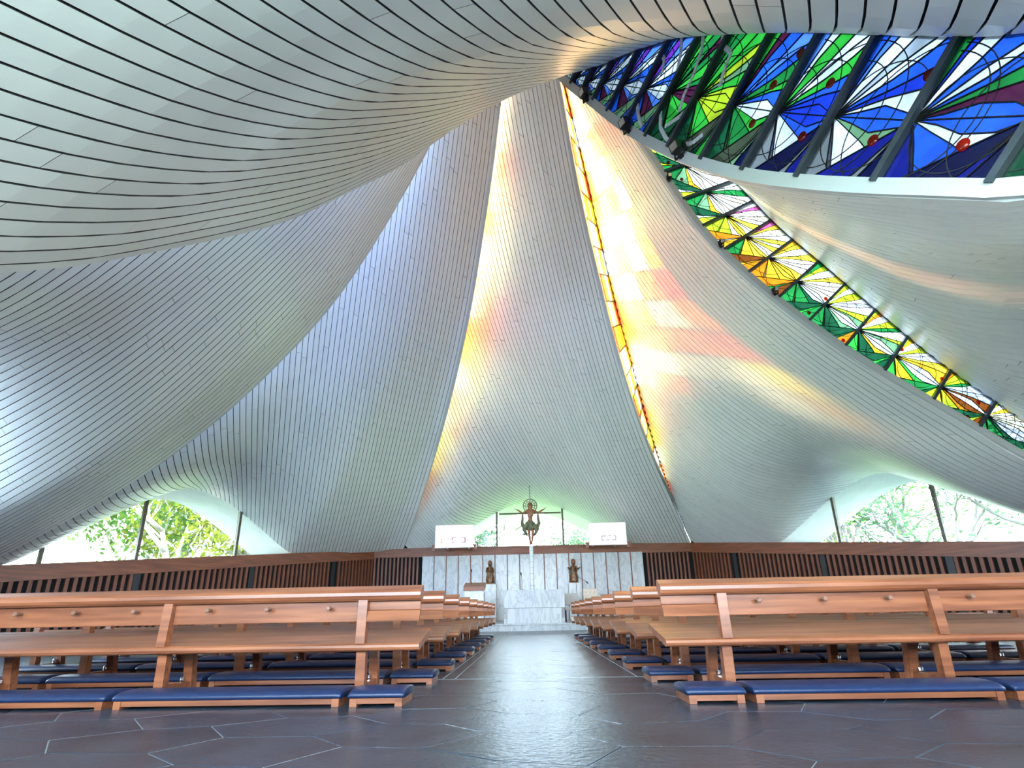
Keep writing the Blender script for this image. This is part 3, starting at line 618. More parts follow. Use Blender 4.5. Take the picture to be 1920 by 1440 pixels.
def side_window(num, bay, tpos, label, transom=None):
    b = BAYS[bay]; root = empty('window_%d' % num); tag(root, label, 'window', kind='structure')
    c, hl, hr, h, e = b.arch; s0, s1 = c-hl, c+hr; cuts = [s0]+sorted(tpos)+[s1]
    for a0, a1 in zip(cuts[:-1], cuts[1:]):
        m = 22; uu = np.linspace(a0, a1, m)/b.L; Bp = b.B(uu); lo = b.sill(uu)-.02; hi = np.maximum(b.archz(uu), lo+.001)
        V = [(*Bp[i], lo[i]) for i in range(m)]+[(*Bp[i], hi[i]) for i in range(m)]
        mesh('pane', V, [(i, i+1, m+i+1, m+i) for i in range(m-1)], M_GLASS, root)
    for s in tpos:
        u = np.array([s/b.L]); Bp = b.B(u)[0]; z0, z1 = float(b.sill(u)[0])-.02, float(b.archz(u)[0])+.03
        t = b.B(np.array([s/b.L+.01]))[0]-Bp; t /= np.linalg.norm(t); n = np.array([-t[1], t[0]]); q = MB(); V = []
        for z in (z0, z1): V += [(*(Bp-t*.045-n*.07), z), (*(Bp+t*.045-n*.07), z), (*(Bp+t*.045+n*.07), z), (*(Bp-t*.045+n*.07), z)]
        q.add(V, [(0, 3, 2, 1), (4, 5, 6, 7), (0, 1, 5, 4), (1, 2, 6, 5), (2, 3, 7, 6), (3, 0, 4, 7)]); q.build('mullion', M_MULL, root)
    if transom:
        z, sa, sb = transom; A0, B0 = b.B(np.array([sa/b.L]))[0], b.B(np.array([sb/b.L]))[0]
        q = MB(); q.box((A0[0], A0[1]-.05, z-.04), (B0[0], A0[1]+.05, z+.04)); q.build('transom', M_MULL, root)
    return root
M_MULL = principled('mullion_bronze', (.11, .095, .06), .5, metal=.2, noise=.3, scale=14)
wf = side_wall('wall_front', CO['L'], CO['R'], 3.9, 3.86, 'wall behind the altar with pale marble panels between dark slats', skip=lambda t: 2.45 < t < 13.8)
side_wall('wall_front_left', CO['L'], (-14.97, 12.405), 3.86, 2.03, 'dark slatted wall under the left hand arched window')
side_wall('wall_front_right', CO['R'], CO['RR'], 3.86, 1.74, 'dark slatted wall under the right hand arched window')
side_wall('wall_right', CO['RR'], CO['BR'], 1.74, 1.74, 'low wooden wall beside the pews on the right', slats=False)
side_wall('wall_left', (-14.97, 12.405), (-8.97, -1.798), 2.03, 1.74, 'low wooden wall beside the pews on the left', slats=False)
side_wall('wall_back', CO['BR'], (-8.97, -1.798), 1.74, 1.74, 'low wooden wall behind the viewer', slats=False)
beam(CO['L'], CO['R'], 3.9, 3.86, 'long brown beam above the marble panels behind the altar')
beam(CO['L'], (-14.97, 12.405), 3.86, 2.03, 'sloping brown beam under the left hand arched window')
beam(CO['R'], CO['RR'], 3.86, 1.74, 'sloping brown beam under the right hand arched window')
for k in range(18):                                   # marble panels and the wood strips between them
    x0 = -5.40+k*.617; b = MB(); b.add(*rbox(x0+.02, 24.40, .24, x0+.597, 24.60, 3.44, .006, 1)); b.build('marble_panel', M_MARBLE, wf)
    if k: b = MB(); b.box((x0-.018, 24.37, .24), (x0+.018, 24.6, 3.44)); b.build('joint_strip', M_WOOD_D, wf)
side_window(7, 'A', [4.87, 8.27], 'small arched window behind the crucifix above the altar wall', transom=(5.56, 5.0, 8.2))
LT, RT = [14.0-t for t in (6.98, 10.22, 12.58)], [7.06, 10.18, 13.0]
side_window(8, 'L1', LT, 'wide arched window with green trees on the left hand side')
side_window(9, 'R1', RT, 'wide arched window with trees on the right hand side')
side_window(10, 'R2', [5.5, 10.5], 'arched window beside the viewer to the right')
side_window(11, 'X', [4.5, 8.1, 11.7], 'arched window behind the viewer')
side_window(12, 'L2', [4.5, 9.5], 'arched window beside the viewer to the left')

# ------------------------------------------------------------------ sanctuary
M_DAIS = M_MARBLE
b = MB(); b.box((-6.4, 17.3, 0), (6.7, 24.35, .24)); b.box((-6.4, 17.22, .20), (6.7, 17.32, .245))
tag(b.build('altar_platform', M_DAIS), 'low white marble platform the altar stands on', 'platform')
DZ = .241
alt = empty('altar', (.15, 17.9, DZ)); tag(alt, 'white veined marble block altar in the middle of the platform', 'altar')
V, Fc = rbox(-1.07, -.45, .52, 1.07, .5, 1.14, .012, 2); mesh('top_block', V, Fc, M_ALTAR, alt)
V, Fc = rbox(-.95, -.40, .0, .95, .45, .52, .01, 2); mesh('base_block', V, Fc, M_ALTAR, alt)
for s in (-1, 1):
    b = MB(); b.box((s*.98-.09, -.3, 0), (s*.98+.09, .4, .17)); b.build('foot_block', M_MARBLE, alt)
def mic(name, loc, pole_h, base_r, label, boom=None, head=(0, 0)):
    r = empty(name, loc); tag(r, label, 'microphone')
    b = MB(); b.lathe([(base_r, 0), (base_r, .012), (base_r*.6, .022), (.012, .03)], 14); b.build('base', M_BLACK, r)
    pts = [(0, 0, .02), (0, 0, pole_h*.7), (head[0]*.5, head[1]*.5, pole_h*.9), (head[0], head[1], pole_h)]
    b = MB(); b.tube(pts, .009, 6); b.build('stem', M_BLACK, r)
    b = MB(); b.tube([(head[0], head[1], pole_h-.02), (head[0]*1.1, head[1]*1.1-.03, pole_h+.04), (head[0]*1.2, head[1]*1.2-.06, pole_h+.08)], [.016, .024, .012], 8); b.build('head', M_BLACK, r)
    if boom:
        b = MB(); b.tube([(0, 0, pole_h*.88), boom], .009, 6); b.build('boom', M_BLACK, r)
        b = MB(); b.tube([boom, (boom[0]*1.08, boom[1], boom[2]-.03), (boom[0]*1.2, boom[1], boom[2]-.09)], [.02, .028, .015], 8); b.build('boom_microphone', M_BLACK, r)
    return r
mic('altar_microphone', (-.27, 17.75, DZ+1.14), .55, .10, 'thin black gooseneck microphone standing on the altar', head=(-.02, 0))
lec = empty('lectern', (-2.05, 18.4, DZ)); tag(lec, 'marble lectern with a slanted brown wooden top left of the altar', 'lectern')
V, Fc = rbox(-.36, -.2, 0, .36, .25, 1.16, .01, 1); mesh('body', V, Fc, M_MARBLE, lec)
b = MB(); b.add([(-.39, -.26, 1.17), (.39, -.26, 1.17), (.39, .3, 1.34), (-.39, .3, 1.34), (-.39, -.26, 1.33), (.39, -.26, 1.33), (.39, .3, 1.5), (-.39, .3, 1.5)],
    [(0, 3, 2, 1), (4, 5, 6, 7), (0, 1, 5, 4), (1, 2, 6, 5), (2, 3, 7, 6), (3, 0, 4, 7)]); b.build('reading_top', M_WOOD_D, lec)
mic('lectern_microphone', (-2.2, 18.62, DZ+1.475), .44, .03, 'thin black microphone rising from the wooden lectern', head=(0, -.03))
mic('microphone_stand', (1.92, 20.3, DZ), 2.05, .16, 'black microphone stand with a boom arm beside the tufted chair', boom=(.42, 0, 1.55))
def chair(name, loc, w, label, tufted):
    r = empty(name, loc); tag(r, label, 'chair'); m = M_CREAM if tufted else M_GREYF
    V, Fc = rbox(-w/2, -.25, .42, w/2, .28, .54, .03, 3); mesh('seat', V, Fc, m, r, smooth=False)
    V, Fc = rbox(-w/2, .24, .62 if not tufted else .55, w/2, .34, 1.08 if not tufted else 1.32, .035, 3); bk = mesh('backrest', V, Fc, m, r)
    if tufted:
        for i in range(3):
            for j in range(3):
                b = MB(); b.lathe([(.02, 0), (.02, .008), (.008, .016)], 8); o = b.build('button', M_GREYF, bk, loc=((i-1)*w*.3, .238, .75+j*.2)); o.rotation_euler = (pi/2, 0, 0)
    else:
        for s in (-1, 1):
            b = MB(); b.tube([(s*w*.4, .29, .5), (s*w*.4, .31, .66)], .014, 6); b.build('back_bar', M_CHROME, r)
    for sx in (-1, 1):
        for sy in (-1, 1):
            b = MB(); b.tube([(sx*(w/2-.04), sy*.22, 0), (sx*(w/2-.04), sy*.22, .43)], .018, 6); b.build('leg', M_BLACK, r)
    return r
chair('grey_chair', (1.63, 19.6, DZ), .56, 'plain grey padded chair half hidden behind the altar', False)
chair('tufted_chair', (2.62, 21.2, DZ), .62, 'cream button-tufted presiding chair right of the altar', True)

# screens on the beam
M_SCR = emission('screen_glow', (1, .93, 1), 1.6)
M_SCR2 = emission('screen_glow_cool', (.96, .93, 1), 1.6)
M_MARK = emission('screen_mark', (.72, .45, .68), .7)
M_MARK2 = emission('screen_mark_grey', (.55, .58, .72), .7)
def screen(name, x0, x1, z0, z1, y, scr, mark, label, marks):
    r = empty(name, ((x0+x1)/2, y, z0)); tag(r, label, 'screen'); w, h = (x1-x0)/2, z1-z0
    V, Fc = rbox(-w, 0, 0, w, .07, h, .01, 1); mesh('housing', V, Fc, M_LIP, r)
    s = mesh('display', [(-w+.02, -.004, .02), (w-.02, -.004, .02), (w-.02, -.004, h-.02), (-w+.02, -.004, h-.02)], [(0, 1, 2, 3)], scr, r)
    b = MB()
    for (ax, az, bx, bz) in marks: b.box((ax*2*w-w, -.009, az*h), (bx*2*w-w, -.005, bz*h))
    o = b.build('drawing', mark, s); o['kind'] = 'stuff'
    for q in (-1, 1):
        b = MB(); b.box((min(q*(w+.135), q*w*.55), .072, .09), (max(q*(w+.135), q*w*.55), .12, .17)); b.box((q*(w+.08)-.055, -.02, -.10), (q*(w+.08)+.055, .12, .12)); b.box((q*(w*.6)-.03, .06, .1), (q*(w*.6)+.03, 24.44-y, .16)); b.build('side_bracket', M_WOOD_D, r)
    return r
screen('wall_screen', -4.42, -2.59, 3.60, 4.70, 22.6, M_SCR, M_MARK, 'glowing white screen with a pinkish bracket drawing left of the crucifix',
       [(.44, .33, .47, .45), (.44, .42, .56, .45), (.68, .42, .80, .45), (.77, .22, .80, .45), (.70, .22, .80, .25), (.44, .22, .52, .25), (.84, .32, .88, .35), (.12, .22, .22, .24), (.16, .24, .175, .42), (.16, .33, .22, .345)])
screen('wall_screen', 2.84, 4.62, 3.57, 4.64, 22.6, M_SCR2, M_MARK2, 'glowing white screen with a small grey dashed rectangle right of the crucifix',
       [(.34, .20, .40, .24), (.46, .20, .54, .24), (.60, .20, .72, .24), (.34, .38, .46, .42), (.52, .38, .60, .42), (.66, .38, .72, .42), (.34, .24, .36, .40), (.70, .24, .72, .40)])

# crucifix on its slender pole
def skin_body(name, verts, edges, radii, mat, parent, root=0, sub=2):
    me = bpy.data.meshes.new(name); me.from_pydata(verts, edges, []); me.update(); me.materials.append(mat)
    o = bpy.data.objects.new(name, me); COL.objects.link(o); o.parent = parent
    o.modifiers.new('skin', 'SKIN'); sk = me.skin_vertices[0].data
    for i, r in enumerate(radii):
        sk[i].radius = (r, r) if not isinstance(r, tuple) else r
        sk[i].use_root = (i == root)
    s = o.modifiers.new('sub', 'SUBSURF'); s.levels = sub; s.render_levels = sub
    me.polygons.foreach_set('use_smooth', [True]*len(me.polygons)); o.modifiers['skin'].use_smooth_shade = True
    return o
def crucifix():
    r = empty('processional_crucifix', (.11, 18.72, DZ)); tag(r, 'bronze-coloured carved crucifix figure with round halo on a tall white pole behind the altar', 'crucifix')
    b = MB(); b.lathe([(.28, 0), (.28, .06), (.10, .12), (.085, .2)], 20); b.build('pole_base', M_MARBLE, r)
    b = MB(); b.tube([(0, 0, .1), (0, 0, 2.86)], .075, 12); b.build('pole', M_LIP, r)
    for k in range(9): 
        b = MB(); b.tube([(0, 0, .9+k*.22), (0, 0, .925+k*.22)], .082, 12); b.build('pole_ring', M_SILVER, r)
    Z = 2.86
    vs = [(0, 0, Z+.84), (0, -.02, Z+1.02), (0, -.03, Z+1.26), (0, -.03, Z+1.40), (0, -.04, Z+1.47), (0.0, -.06, Z+1.56), (0, -.06, Z+1.64),      # pelvis .. head
          (-.15, -.03, Z+1.36), (-.30, -.05, Z+1.27), (-.47, -.05, Z+1.40), (-.54, -.05, Z+1.44), (.15, -.03, Z+1.36), (.31, -.05, Z+1.28), (.49, -.05, Z+1.40), (.57, -.05, Z+1.43),
          (-.075, -.01, Z+.76), (-.06, -.09, Z+.42), (-.025, .0, Z+.10), (-.02, -.09, Z+.02), (.075, -.01, Z+.76), (.075, -.12, Z+.43), (.035, -.02, Z+.12), (.03, -.10, Z+.03)]
    ed = [(0, 1), (1, 2), (2, 3), (3, 4), (4, 5), (5, 6), (3, 7), (7, 8), (8, 9), (9, 10), (3, 11), (11, 12), (12, 13), (13, 14), (0, 15), (15, 16), (16, 17), (17, 18), (0, 19), (19, 20), (20, 21), (21, 22)]
    rd = [.11, .095, .125, .10, .05, .085, .06, .062, .045, .034, .02, .062, .045, .034, .02, .085, .058, .036, .03, .085, .058, .036, .03]
    skin_body('figure', vs, ed, rd, M_SKIN, r)
    for s in (-1, 1):                                 # small fingers and the hair
        b = MB()
        for k in range(4):
            b.tube([(s*(.55+.005*k), -.05, Z+1.44), (s*(.60+.012*k), -.07+.02*k, Z+1.47+.012*k)], [.010, .006], 5)
        o = b.build('fingers', M_SKIN, r); o['kind'] = 'stuff'
    b = MB(); b.lathe([(.02, .13), (.075, .11), (.098, .05), (.1, -.02), (.09, -.12), (.06, -.17)], 12, (0, -.02, Z+1.59), 1, .85); b.build('hair', M_BRONZE, r)
    # drape: folded cloth at the hips with trailing ends rising to the arms
    rings = []
    for k, (z, rr) in enumerate(((.60, .13), (.66, .19), (.74, .21), (.82, .20), (.90, .17), (.95, .14))):
        rings.append([(rr*(1+.16*sin(5*a+k))*cos(a), rr*.8*(1+.16*sin(5*a+k))*sin(a), Z+z) for a in [2*pi*i/22 for i in range(22)]])
    b = MB(); b.loft(rings); b.build('loincloth', M_OLIVE, r)
    for s in (-1, 1):
        b = MB(); pts = [(s*.10, -.1, Z+.80), (s*.27, -.06, Z+.72), (s*.33, -.02, Z+.86), (s*.31, .02, Z+1.08), (s*.30, .0, Z+1.24)]
        b.tube(pts, [.09, .10, .075, .06, .05], 8); b.build('drape_end', M_OLIVE, r)
        b = MB(); pts = [(s*.18, -.1, Z+.76), (s*.25, -.12, Z+.62), (s*.19, -.1, Z+.48), (s*.13, -.06, Z+.36)]
        b.tube(pts, [.10, .10, .06, .02], 8); b.build('drape_fold', M_OLIVE, r)
    b = MB(); b.tube([(-.10, -.06, Z+.46), (-.26, -.08, Z+.44), (-.38, -.08, Z+.47)], [.03, .045, .015], 8); b.build('drape_tip', M_SILVER, r)
    cz = Z+1.60
    for R_, w in ((.27, .026), (.19, .014)):
        b = MB(); n = 36; rings = []
        for i in range(n+1):
            a = 2*pi*i/n; c = Vector((R_*cos(a), .07, cz+R_*sin(a))); o = Vector((cos(a), 0, sin(a))); rings.append([c+o*w, c+Vector((0, .02, 0)), c-o*w, c-Vector((0, .02, 0))])
        b.loft(rings, False); b.build('halo_ring', M_SILVER, r)
    for k in range(12):
        a = 2*pi*k/12; b = MB(); b.tube([(.1*cos(a), .07, cz+.1*sin(a)), (.27*cos(a), .07, cz+.27*sin(a))], .014 if k % 3 else .026, 5); b.build('halo_ray', M_SILVER, r)
    b = MB(); b.tube([(0, .07, cz+.25), (-.005, .07, cz+.55), (-.01, .07, cz+.83)], [.02, .013, .006], 6); b.build('finial', M_SILVER, r)
    for k in range(4):
        b = MB(); b.lathe([(.005, -.03), (.03, 0), (.005, .03)], 8, (-.003*k, .07, cz+.36+.14*k)); b.build('finial_bead', M_SILVER, r)
crucifix()
def statue(name, loc, label, halo, seed):
    r = empty(name, loc); tag(r, label, 'statue'); rnd = random.Random(seed)
    b = MB(); b.box((-.2, -.17, 0), (.2, .17, .05)); b.build('plinth', M_BRONZE, r)
    n = 28; rings = []
    for k in range(15):
        t = k/14; z = .05+t*.86; rr = .165-.05*t+.03*sin(3*t*pi*.6)+(.03 if .55 < t < .85 else 0)-(.06 if t > .95 else 0)
        rings.append([(rr*(1+.13*sin(7*a+2.2*sin(4*t+seed))*(1-.5*t))*cos(a)*1.05, rr*.8*(1+.13*sin(7*a+2.2*sin(4*t+seed)))*sin(a), z) for a in [2*pi*i/n for i in range(n)]])
    b = MB(); b.loft(rings); b.build('robe', M_BRONZE, r, smooth=True)
    b = MB(); b.lathe([(.03, .86), (.045, .92), (.075, .97), (.088, 1.04), (.075, 1.11), (.03, 1.15)], 14, sy=.95); b.build('head', M_SKIN, r, smooth=True)
    b = MB(); b.lathe([(.085, .90), (.1, 1.0), (.098, 1.09), (.06, 1.155), (.01, 1.17)], 14, (0, .03, 0)); b.build('veil', M_BRONZE, r, smooth=True)
    if halo:
        for s in (-1, 1):
            b = MB(); b.tube([(s*.11, 0, .80), (s*.19, -.08, .66), (s*.28, -.15, .74), (s*.31, -.16, .76)], [.05, .045, .03, .015], 8); b.build('arm', M_BRONZE, r, smooth=True)
        b = MB(); rings = []
        for i in range(25):
            a = 2*pi*i/24; c = Vector((.15*cos(a), .06, 1.06+.15*sin(a))); o = Vector((cos(a), 0, sin(a))); rings.append([c+o*.012, c+Vector((0, .012, 0)), c-o*.012, c-Vector((0, .012, 0))])
        b.loft(rings, False); b.build('halo', M_CREAM, r)
    else:
        for s in (-1, 1):
            b = MB(); b.tube([(s*.12, 0, .80), (s*.17, -.07, .62), (s*.05, -.17, .66)], [.055, .05, .03], 8); b.build('arm', M_BRONZE, r, smooth=True)
        b = MB(); b.tube([(.03, -.13, .60), (.0, -.17, .72), (-.02, -.16, .82)], [.06, .065, .045], 8); b.build('carried_child', M_SKIN, r, smooth=True)
    return r
statue('carved_statue', (-1.93, 24.1, 1.97), 'dark brown robed statue without halo against the marble left of the crucifix', False, 1)
statue('carved_statue', (2.2, 24.1, 1.95), 'dark brown robed statue with thin halo and open arms right of the crucifix', True, 4)
for i, (x, z) in enumerate(((-1.93, 1.97), (2.2, 1.95))):
    b = MB(); b.box((x-.3, 23.85, DZ), (x+.3, 24.365, z-.002)); tag(b.build('statue_pedestal', M_MARBLE), 'tall marble pedestal under the statue %s' % ('without halo' if i == 0 else 'with halo'), 'pedestal')

# ------------------------------------------------------------------ pews and kneelers
PEW_L, POST0, POSTD = 5.63, .46, 1.57
def pew(side, X, Y, label):
    r = empty('pew', (X, Y, 0)); tag(r, label, 'pew', 'wooden pews facing the altar'); s = side
    def bx(name, x0, y0, z0, x1, y1, z1, rr=.006, par=r):
        V, Fc = rbox(min(s*x0, s*x1), y0, z0, max(s*x0, s*x1), y1, z1, rr, 2); return mesh(name, V, Fc, M_WOOD, par)
    def pr(name, prof, x0, x1):
        b = MB(); b.prism_x(prof, min(s*x0, s*x1), max(s*x0, s*x1)); return b.build(name, M_WOOD, r)
    pr('top_rail', [(.022, .712), (.004, .728), (-.006, .75), (-.004, .775), (.010, .793), (.03, .803), (.10, .832), (.115, .825), (.118, .79), (.09, .712)], 0, PEW_L)
    ends = [POST0-.035, PEW_L-POST0+.035]
    bx('backboard', ends[0], .055, .555, ends[1], .08, .715)
    for a0, a1 in ((0.01, ends[0]), (ends[1], PEW_L-.01)):
        bx('end_board', a0, .055, .640, a1, .08, .715)
        pr('book_ledge', [(.055, .640), (.045, .636), (.006, .562), (.008, .555), (.02, .555), (.075, .632), (.075, .640)], a0, a1)
    pr('seat', [(.012, .338), (-.004, .348), (-.012, .366), (-.006, .384), (.012, .396), (.05, .402), (.44, .482), (.47, .494), (.50, .488), (.505, .462), (.49, .448), (.06, .352)], 0, PEW_L)
    for k in range(4):
        x = POST0+POSTD*k
        def lean(name, y0, z0, y1, z1, w, d):
            b = MB(); V = []
            for y, z in ((y0, z0), (y1, z1)): V += [(s*(x-w), y-d, z), (s*(x+w), y-d, z), (s*(x+w), y+d, z), (s*(x-w), y+d, z)]
            b.add(V, [(0, 3, 2, 1), (4, 5, 6, 7), (0, 1, 5, 4), (1, 2, 6, 5), (2, 3, 7, 6), (3, 0, 4, 7)]); return b.build(name, M_WOOD, r)
        lean('post', .028, .395, .045, .735, .036, .03)
        lean('rear_leg', .085, 0, .075, .37, .036, .032); lean('front_leg', .43, 0, .36, .46, .036, .032)
        b = MB(); b.box((s*x-.02, .10, .05), (s*x+.02, .42, .10)); b.build('stretcher', M_WOOD, r)
        b = MB(); b.lathe([(.012, 0), (.016, .01), (.016, .035), (.008, .045)], 8, (s*x+s*.03, .36, .10)); b.build('bolt', M_CHROME, r)
        if k < 3:
            for q in (.27, .76, 1.24):
                b = MB(); rings = []
                for y, rr in ((.058, .013), (.025, .014), (.016, .02), (.0, .02), (-.006, .015)): rings.append([(s*(x+q)+rr*cos(pi*i/3), y, .662+rr*sin(pi*i/3)) for i in range(6)])
                b.loft(rings); b.build('peg', M_PEG, r)
    return r
M_PEG = principled('peg_wood', (.22, .11, .07), .4, noise=.2, scale=20, rand=.1)
def cushion(x0, x1):
    bm = bmesh.new(); bmesh.ops.create_grid(bm, x_segments=1, y_segments=1, size=.5); bm.free()
    V, Fc = [], []; prof = [(-.285, .052), (-.30, .062), (-.302, .078), (-.285, .094), (-.25, .106), (-.17, .116), (-.10, .116), (-.02, .106), (.012, .095), (.026, .078), (.022, .06), (.01, .052)]
    xs = [(x0, .80), (x0+.006, .93), (x0+.03, 1.0), (x1-.03, 1.0), (x1-.006, .93), (x1, .80)]; n = len(prof)
    for x, k in xs: V += [(x, -.137+(y+.137)*(.94+.06*k if k < 1 else 1), .052+(z-.052)*k) for y, z in prof]
    for a in range(len(xs)-1):
        for i in range(n): j = (i+1) % n; Fc.append((a*n+i, a*n+j, (a+1)*n+j, (a+1)*n+i))
    Fc += [tuple(range(n-1, -1, -1)), tuple(range((len(xs)-1)*n, len(xs)*n))]; return V, Fc
KPROTO = {}
def kneeler(x_mid, w, Y, label, group):
    r = empty('kneeler', (x_mid, Y, 0)); tag(r, label, 'kneeler', group)
    if w not in KPROTO:
        P = {}
        V, Fc = cushion(-w/2, w/2); P['cushion'] = (V, Fc, M_CUSH, True)
        b = MB(); b.box((-w/2+.03, -.285, .018), (w/2-.03, -.262, .054)); P['front_rail'] = (b.v, b.f, M_WOOD, False)
        b = MB(); b.box((-w/2+.03, -.02, .018), (w/2-.03, .0, .054)); P['rear_rail'] = (b.v, b.f, M_WOOD, False)
        for k in (-1, 1):
            b = MB(); b.box((k*(w/2-.035)-.025, -.292, 0), (k*(w/2-.035)+.025, .005, .053)); P['foot%d' % k] = (b.v, b.f, M_WOOD, False)
        D = {}
        for k, (V, Fc, m, sm) in P.items():
            me = bpy.data.meshes.new(k); me.from_pydata(V, [], Fc); me.update(); me.materials.append(m)
            if sm: me.polygons.foreach_set('use_smooth', [True]*len(me.polygons))
            D[k] = me
        KPROTO[w] = D
    for k, me in KPROTO[w].items(): link_copy(me, k.rstrip('-1'), r)
    return r
ORD = ['first', 'second', 'third', 'fourth', 'fifth', 'sixth', 'seventh', 'eighth', 'ninth']
for side, X, Y0, word in ((-1, -.855, 3.86, 'left'), (1, 1.0, 3.81, 'right')):
    for i in range(9):
        Y = Y0+1.04*i
        pew(side, X, Y, '%s wooden pew %s of the aisle, %s' % ('orange-brown', word, 'nearest to the viewer' if i == 0 else '%s row counted from the viewer' % ORD[i]))
        segs = [(.015, .43, 'short blue padded kneeler at the aisle end')]
        if i < 4: segs += [(.455, 2.10, 'long blue padded kneeler next to the short one'), (2.13, 3.62, 'second long blue padded kneeler from the aisle'), (3.65, 5.1, 'third long blue padded kneeler from the aisle')]
        elif i < 7: segs += [(.455, 2.10, 'long blue padded kneeler next to the short one')]
        for a, c, lab in segs:
            if a > 3.6 and i == 0 and side == 1: pass
            kneeler(X+side*(a+c)/2, round(c-a-.03, 3), Y, '%s, %s %s row' % (lab, ORD[i], word), 'blue kneelers behind the pews')

# ------------------------------------------------------------------ spotlights on the lips
def spot(key, v, label, size=1.0, tilt=.35):
    ln = LN[key]; p = np.array([*ln.plan(np.array([v]))[0], float(ln.P(v))]); n = np.array([*ln.inn, 0])
    r = empty('spotlight', tuple(p+n*.09+np.array([0, 0, .10]))); r.rotation_euler = (0, 0, atan2(ln.inn[1], ln.inn[0])); tag(r, label, 'spotlight', 'black spotlights on the roof edges')
    b = MB(); b.box((-.05, -.03*size, -.02), (.03, .03*size, .02)); b.build('bracket', M_BLACK, r)
    b = MB()
    for s in (-1, 1): b.box((.01, s*.085*size-.008, -.01), (.035, s*.085*size+.008, .17*size))
    b.box((.01, -.085*size, -.012), (.035, .085*size, .006)); b.build('yoke', M_BLACK, r)
    mt = Matrix.Translation((.03, 0, .15*size)) @ Matrix.Rotation(tilt, 4, 'Y')
    b = MB(); b.box((-.10*size, -.075*size, -.07*size), (.12*size, .075*size, .07*size), mt); b.build('housing', M_BLACK, r)
    b = MB(); b.box((.12*size, -.06*size, -.055*size), (.125*size, .06*size, .055*size), mt); b.build('lens', M_CHROME, r)
spot('R2', .207, 'black spotlight on the blue glass edge nearest the roof centre')
spot('R2', .268, 'black spotlight in the middle of the three on the blue glass edge')
spot('R2', .327, 'black spotlight lowest of the three on the blue glass edge')
spot('R1', .236, 'small black spotlight highest on the green-gold glass edge', .7)
spot('R1', .302, 'small spotlight second from the top on the green-gold glass edge', .7)
spot('R1', .370, 'small spotlight third from the top on the green-gold glass edge', .7)

# ------------------------------------------------------------------ outdoors: lawn and trees
M_GRASS = principled('lawn', (.17, .33, .08), .9, col2=(.12, .25, .05), scale=1.5, noise=.2)
M_BARK = principled('pale_bark', (.62, .55, .47), .8, col2=(.42, .36, .30), scale=3, bump=.3)
M_BARK2 = principled('dark_bark', (.30, .27, .25), .8, col2=(.22, .20, .19), scale=3, bump=.3)
def leafmat(name, col):
    m, n, l = nmat(name); out = n.new('ShaderNodeOutputMaterial'); d = n.new('ShaderNodeBsdfDiffuse'); t = n.new('ShaderNodeBsdfTranslucent'); mx = n.new('ShaderNodeMixShader'); mx.inputs[0].default_value = .5
    g = n.new('ShaderNodeNewGeometry'); hv = n.new('ShaderNodeHueSaturation'); mr = n.new('ShaderNodeMapRange'); mr.inputs[3].default_value = .6; mr.inputs[4].default_value = 1.35
    l.new(g.outputs['Random Per Island'], mr.inputs[0]); l.new(mr.outputs[0], hv.inputs['Value']); hv.inputs['Color'].default_value = (*col, 1)
    l.new(hv.outputs[0], d.inputs[0]); l.new(hv.outputs[0], t.inputs[0]); l.new(d.outputs[0], mx.inputs[1]); l.new(t.outputs[0], mx.inputs[2]); l.new(mx.outputs[0], out.inputs[0]); return m
LEAFS = [leafmat('leaf_yellow_green', (.22, .25, .03)), leafmat('leaf_green', (.10, .20, .04)), leafmat('leaf_blue_green', (.09, .18, .09))]
ring = []
b = MB(); b.add([(-90, -40, -.3), (90, -40, -.3), (90, 110, -.3), (-90, 110, -.3)], [(0, 1, 2, 3)])
tag(b.build('lawn', M_GRASS), 'sunlit lawn outside the windows', 'lawn', kind='structure')
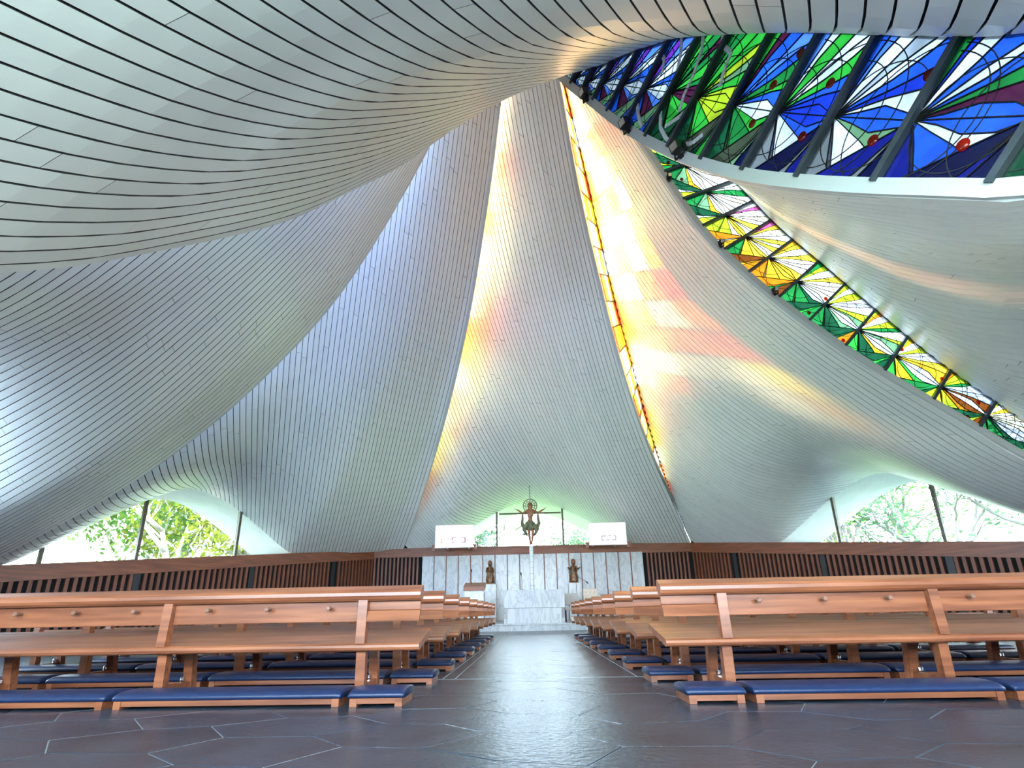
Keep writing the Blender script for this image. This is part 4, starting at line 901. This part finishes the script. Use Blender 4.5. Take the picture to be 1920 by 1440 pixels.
def tree(loc, h, seed, leaf, bark, label, nleaf=2600, spread=1.0, lsz=.16, zmin=0):
    rnd = random.Random(seed); r = empty('tree', loc); tag(r, label, 'tree', 'trees outside the windows'); tr = MB(); tips = []
    def grow(p, d, L, rad, lev):
        pts = [p]; q = p.copy(); dd = d.copy(); n = 5
        for i in range(n):
            dd = (dd+Vector((rnd.gauss(0, .16), rnd.gauss(0, .16), rnd.gauss(0.03, .08)))).normalized(); q = q+dd*L/n; pts.append(q.copy())
            if lev > 0 and i >= 1 and rnd.random() < .6+.1*lev:
                sd = (dd*.6+Vector((rnd.uniform(-1, 1), rnd.uniform(-1, 1), rnd.uniform(-.1, .7)))).normalized(); grow(q.copy(), sd, L*rnd.uniform(.5, .75), rad*.55, lev-1)
        tr.tube(pts, [rad*(1-.55*i/n) for i in range(n+1)], 7)
        if lev <= 1: tips.extend(pts[2:])
    for k in range(rnd.choice((2, 3))):
        a = rnd.uniform(0, 2*pi); grow(Vector((.2*cos(a), .2*sin(a), 0)), Vector((.35*cos(a), .35*sin(a), 1)).normalized(), h*.6, h*.026, 3)
    tr.build('trunk', bark, r, smooth=True)
    tips = [t for t in tips if t.z > zmin]; V, Fc = [], []
    for k in range(nleaf):
        c = rnd.choice(tips)+Vector((rnd.gauss(0, .55), rnd.gauss(0, .55), rnd.gauss(0, .45)))*spread
        a = Vector((rnd.gauss(0, 1), rnd.gauss(0, 1), rnd.gauss(0, 1))).normalized(); bb = a.orthogonal().normalized(); s = lsz*rnd.uniform(.6, 1.3); i = len(V)
        V += [c-a*s, c+bb*s*.45, c+a*s, c-bb*s*.45]; Fc.append((i, i+1, i+2, i+3))
    o = mesh('foliage', V, Fc, leaf, r); o['kind'] = 'stuff'
TREES = [(-17.5, 24.5, 9, 1, 0, 0, 'pale-trunked tree with yellow-green leaves in the middle of the left window'), (-21.5, 23, 9, 2, 1, 0, 'forked pale tree near the left end of the left window'),
         (-16, 29.5, 10, 3, 0, 1, 'tree seen through the right part of the left window'), (-24, 30, 11, 4, 2, 1, 'blue-green tree further back outside the left window'),
         (-29, 22, 11, 12, 1, 1, 'tree at the far left outside the left window'),
         (-5.0, 38, 8, 5, 2, 1, 'tree outside left of the crucifix window'), (8.5, 38, 8, 6, 2, 1, 'tree outside right of the crucifix window'),
         (16.5, 27, 9, 7, 1, 1, 'green tree left of centre in the right window'), (21.5, 24.5, 9, 8, 2, 1, 'slender grey tree in the middle of the right window'),
         (26, 22, 9, 9, 2, 1, 'bare-branched grey tree near the right end of the right window'), (23, 33, 11, 10, 1, 1, 'tree standing further back outside the right window')]
for x, y, h, sd, lab in ((-10.5, 31.5, 17.6, 21, 'added tall shade tree behind the corner left of the altar wall'), (-7.5, 33.5, 16.5, 26, 'added tall shade tree beyond the altar wall, left of the screen'), (-16, 31.5, 17, 22, 'added tall shade tree beyond the right end of the left window'), (-24, 34, 19, 24, 'added tall shade tree far beyond the left window')):  # tall trees added to keep sun off the lower stained glass
    tree((x, y, -.3), h, sd, LEAFS[1], M_BARK2, lab, 9000, 1.8, .5, 10.5)
for x, y, h, sd, lf, bk, lab in TREES: tree((x, y, -.3), h, sd, LEAFS[lf], M_BARK if bk == 0 else M_BARK2, lab)
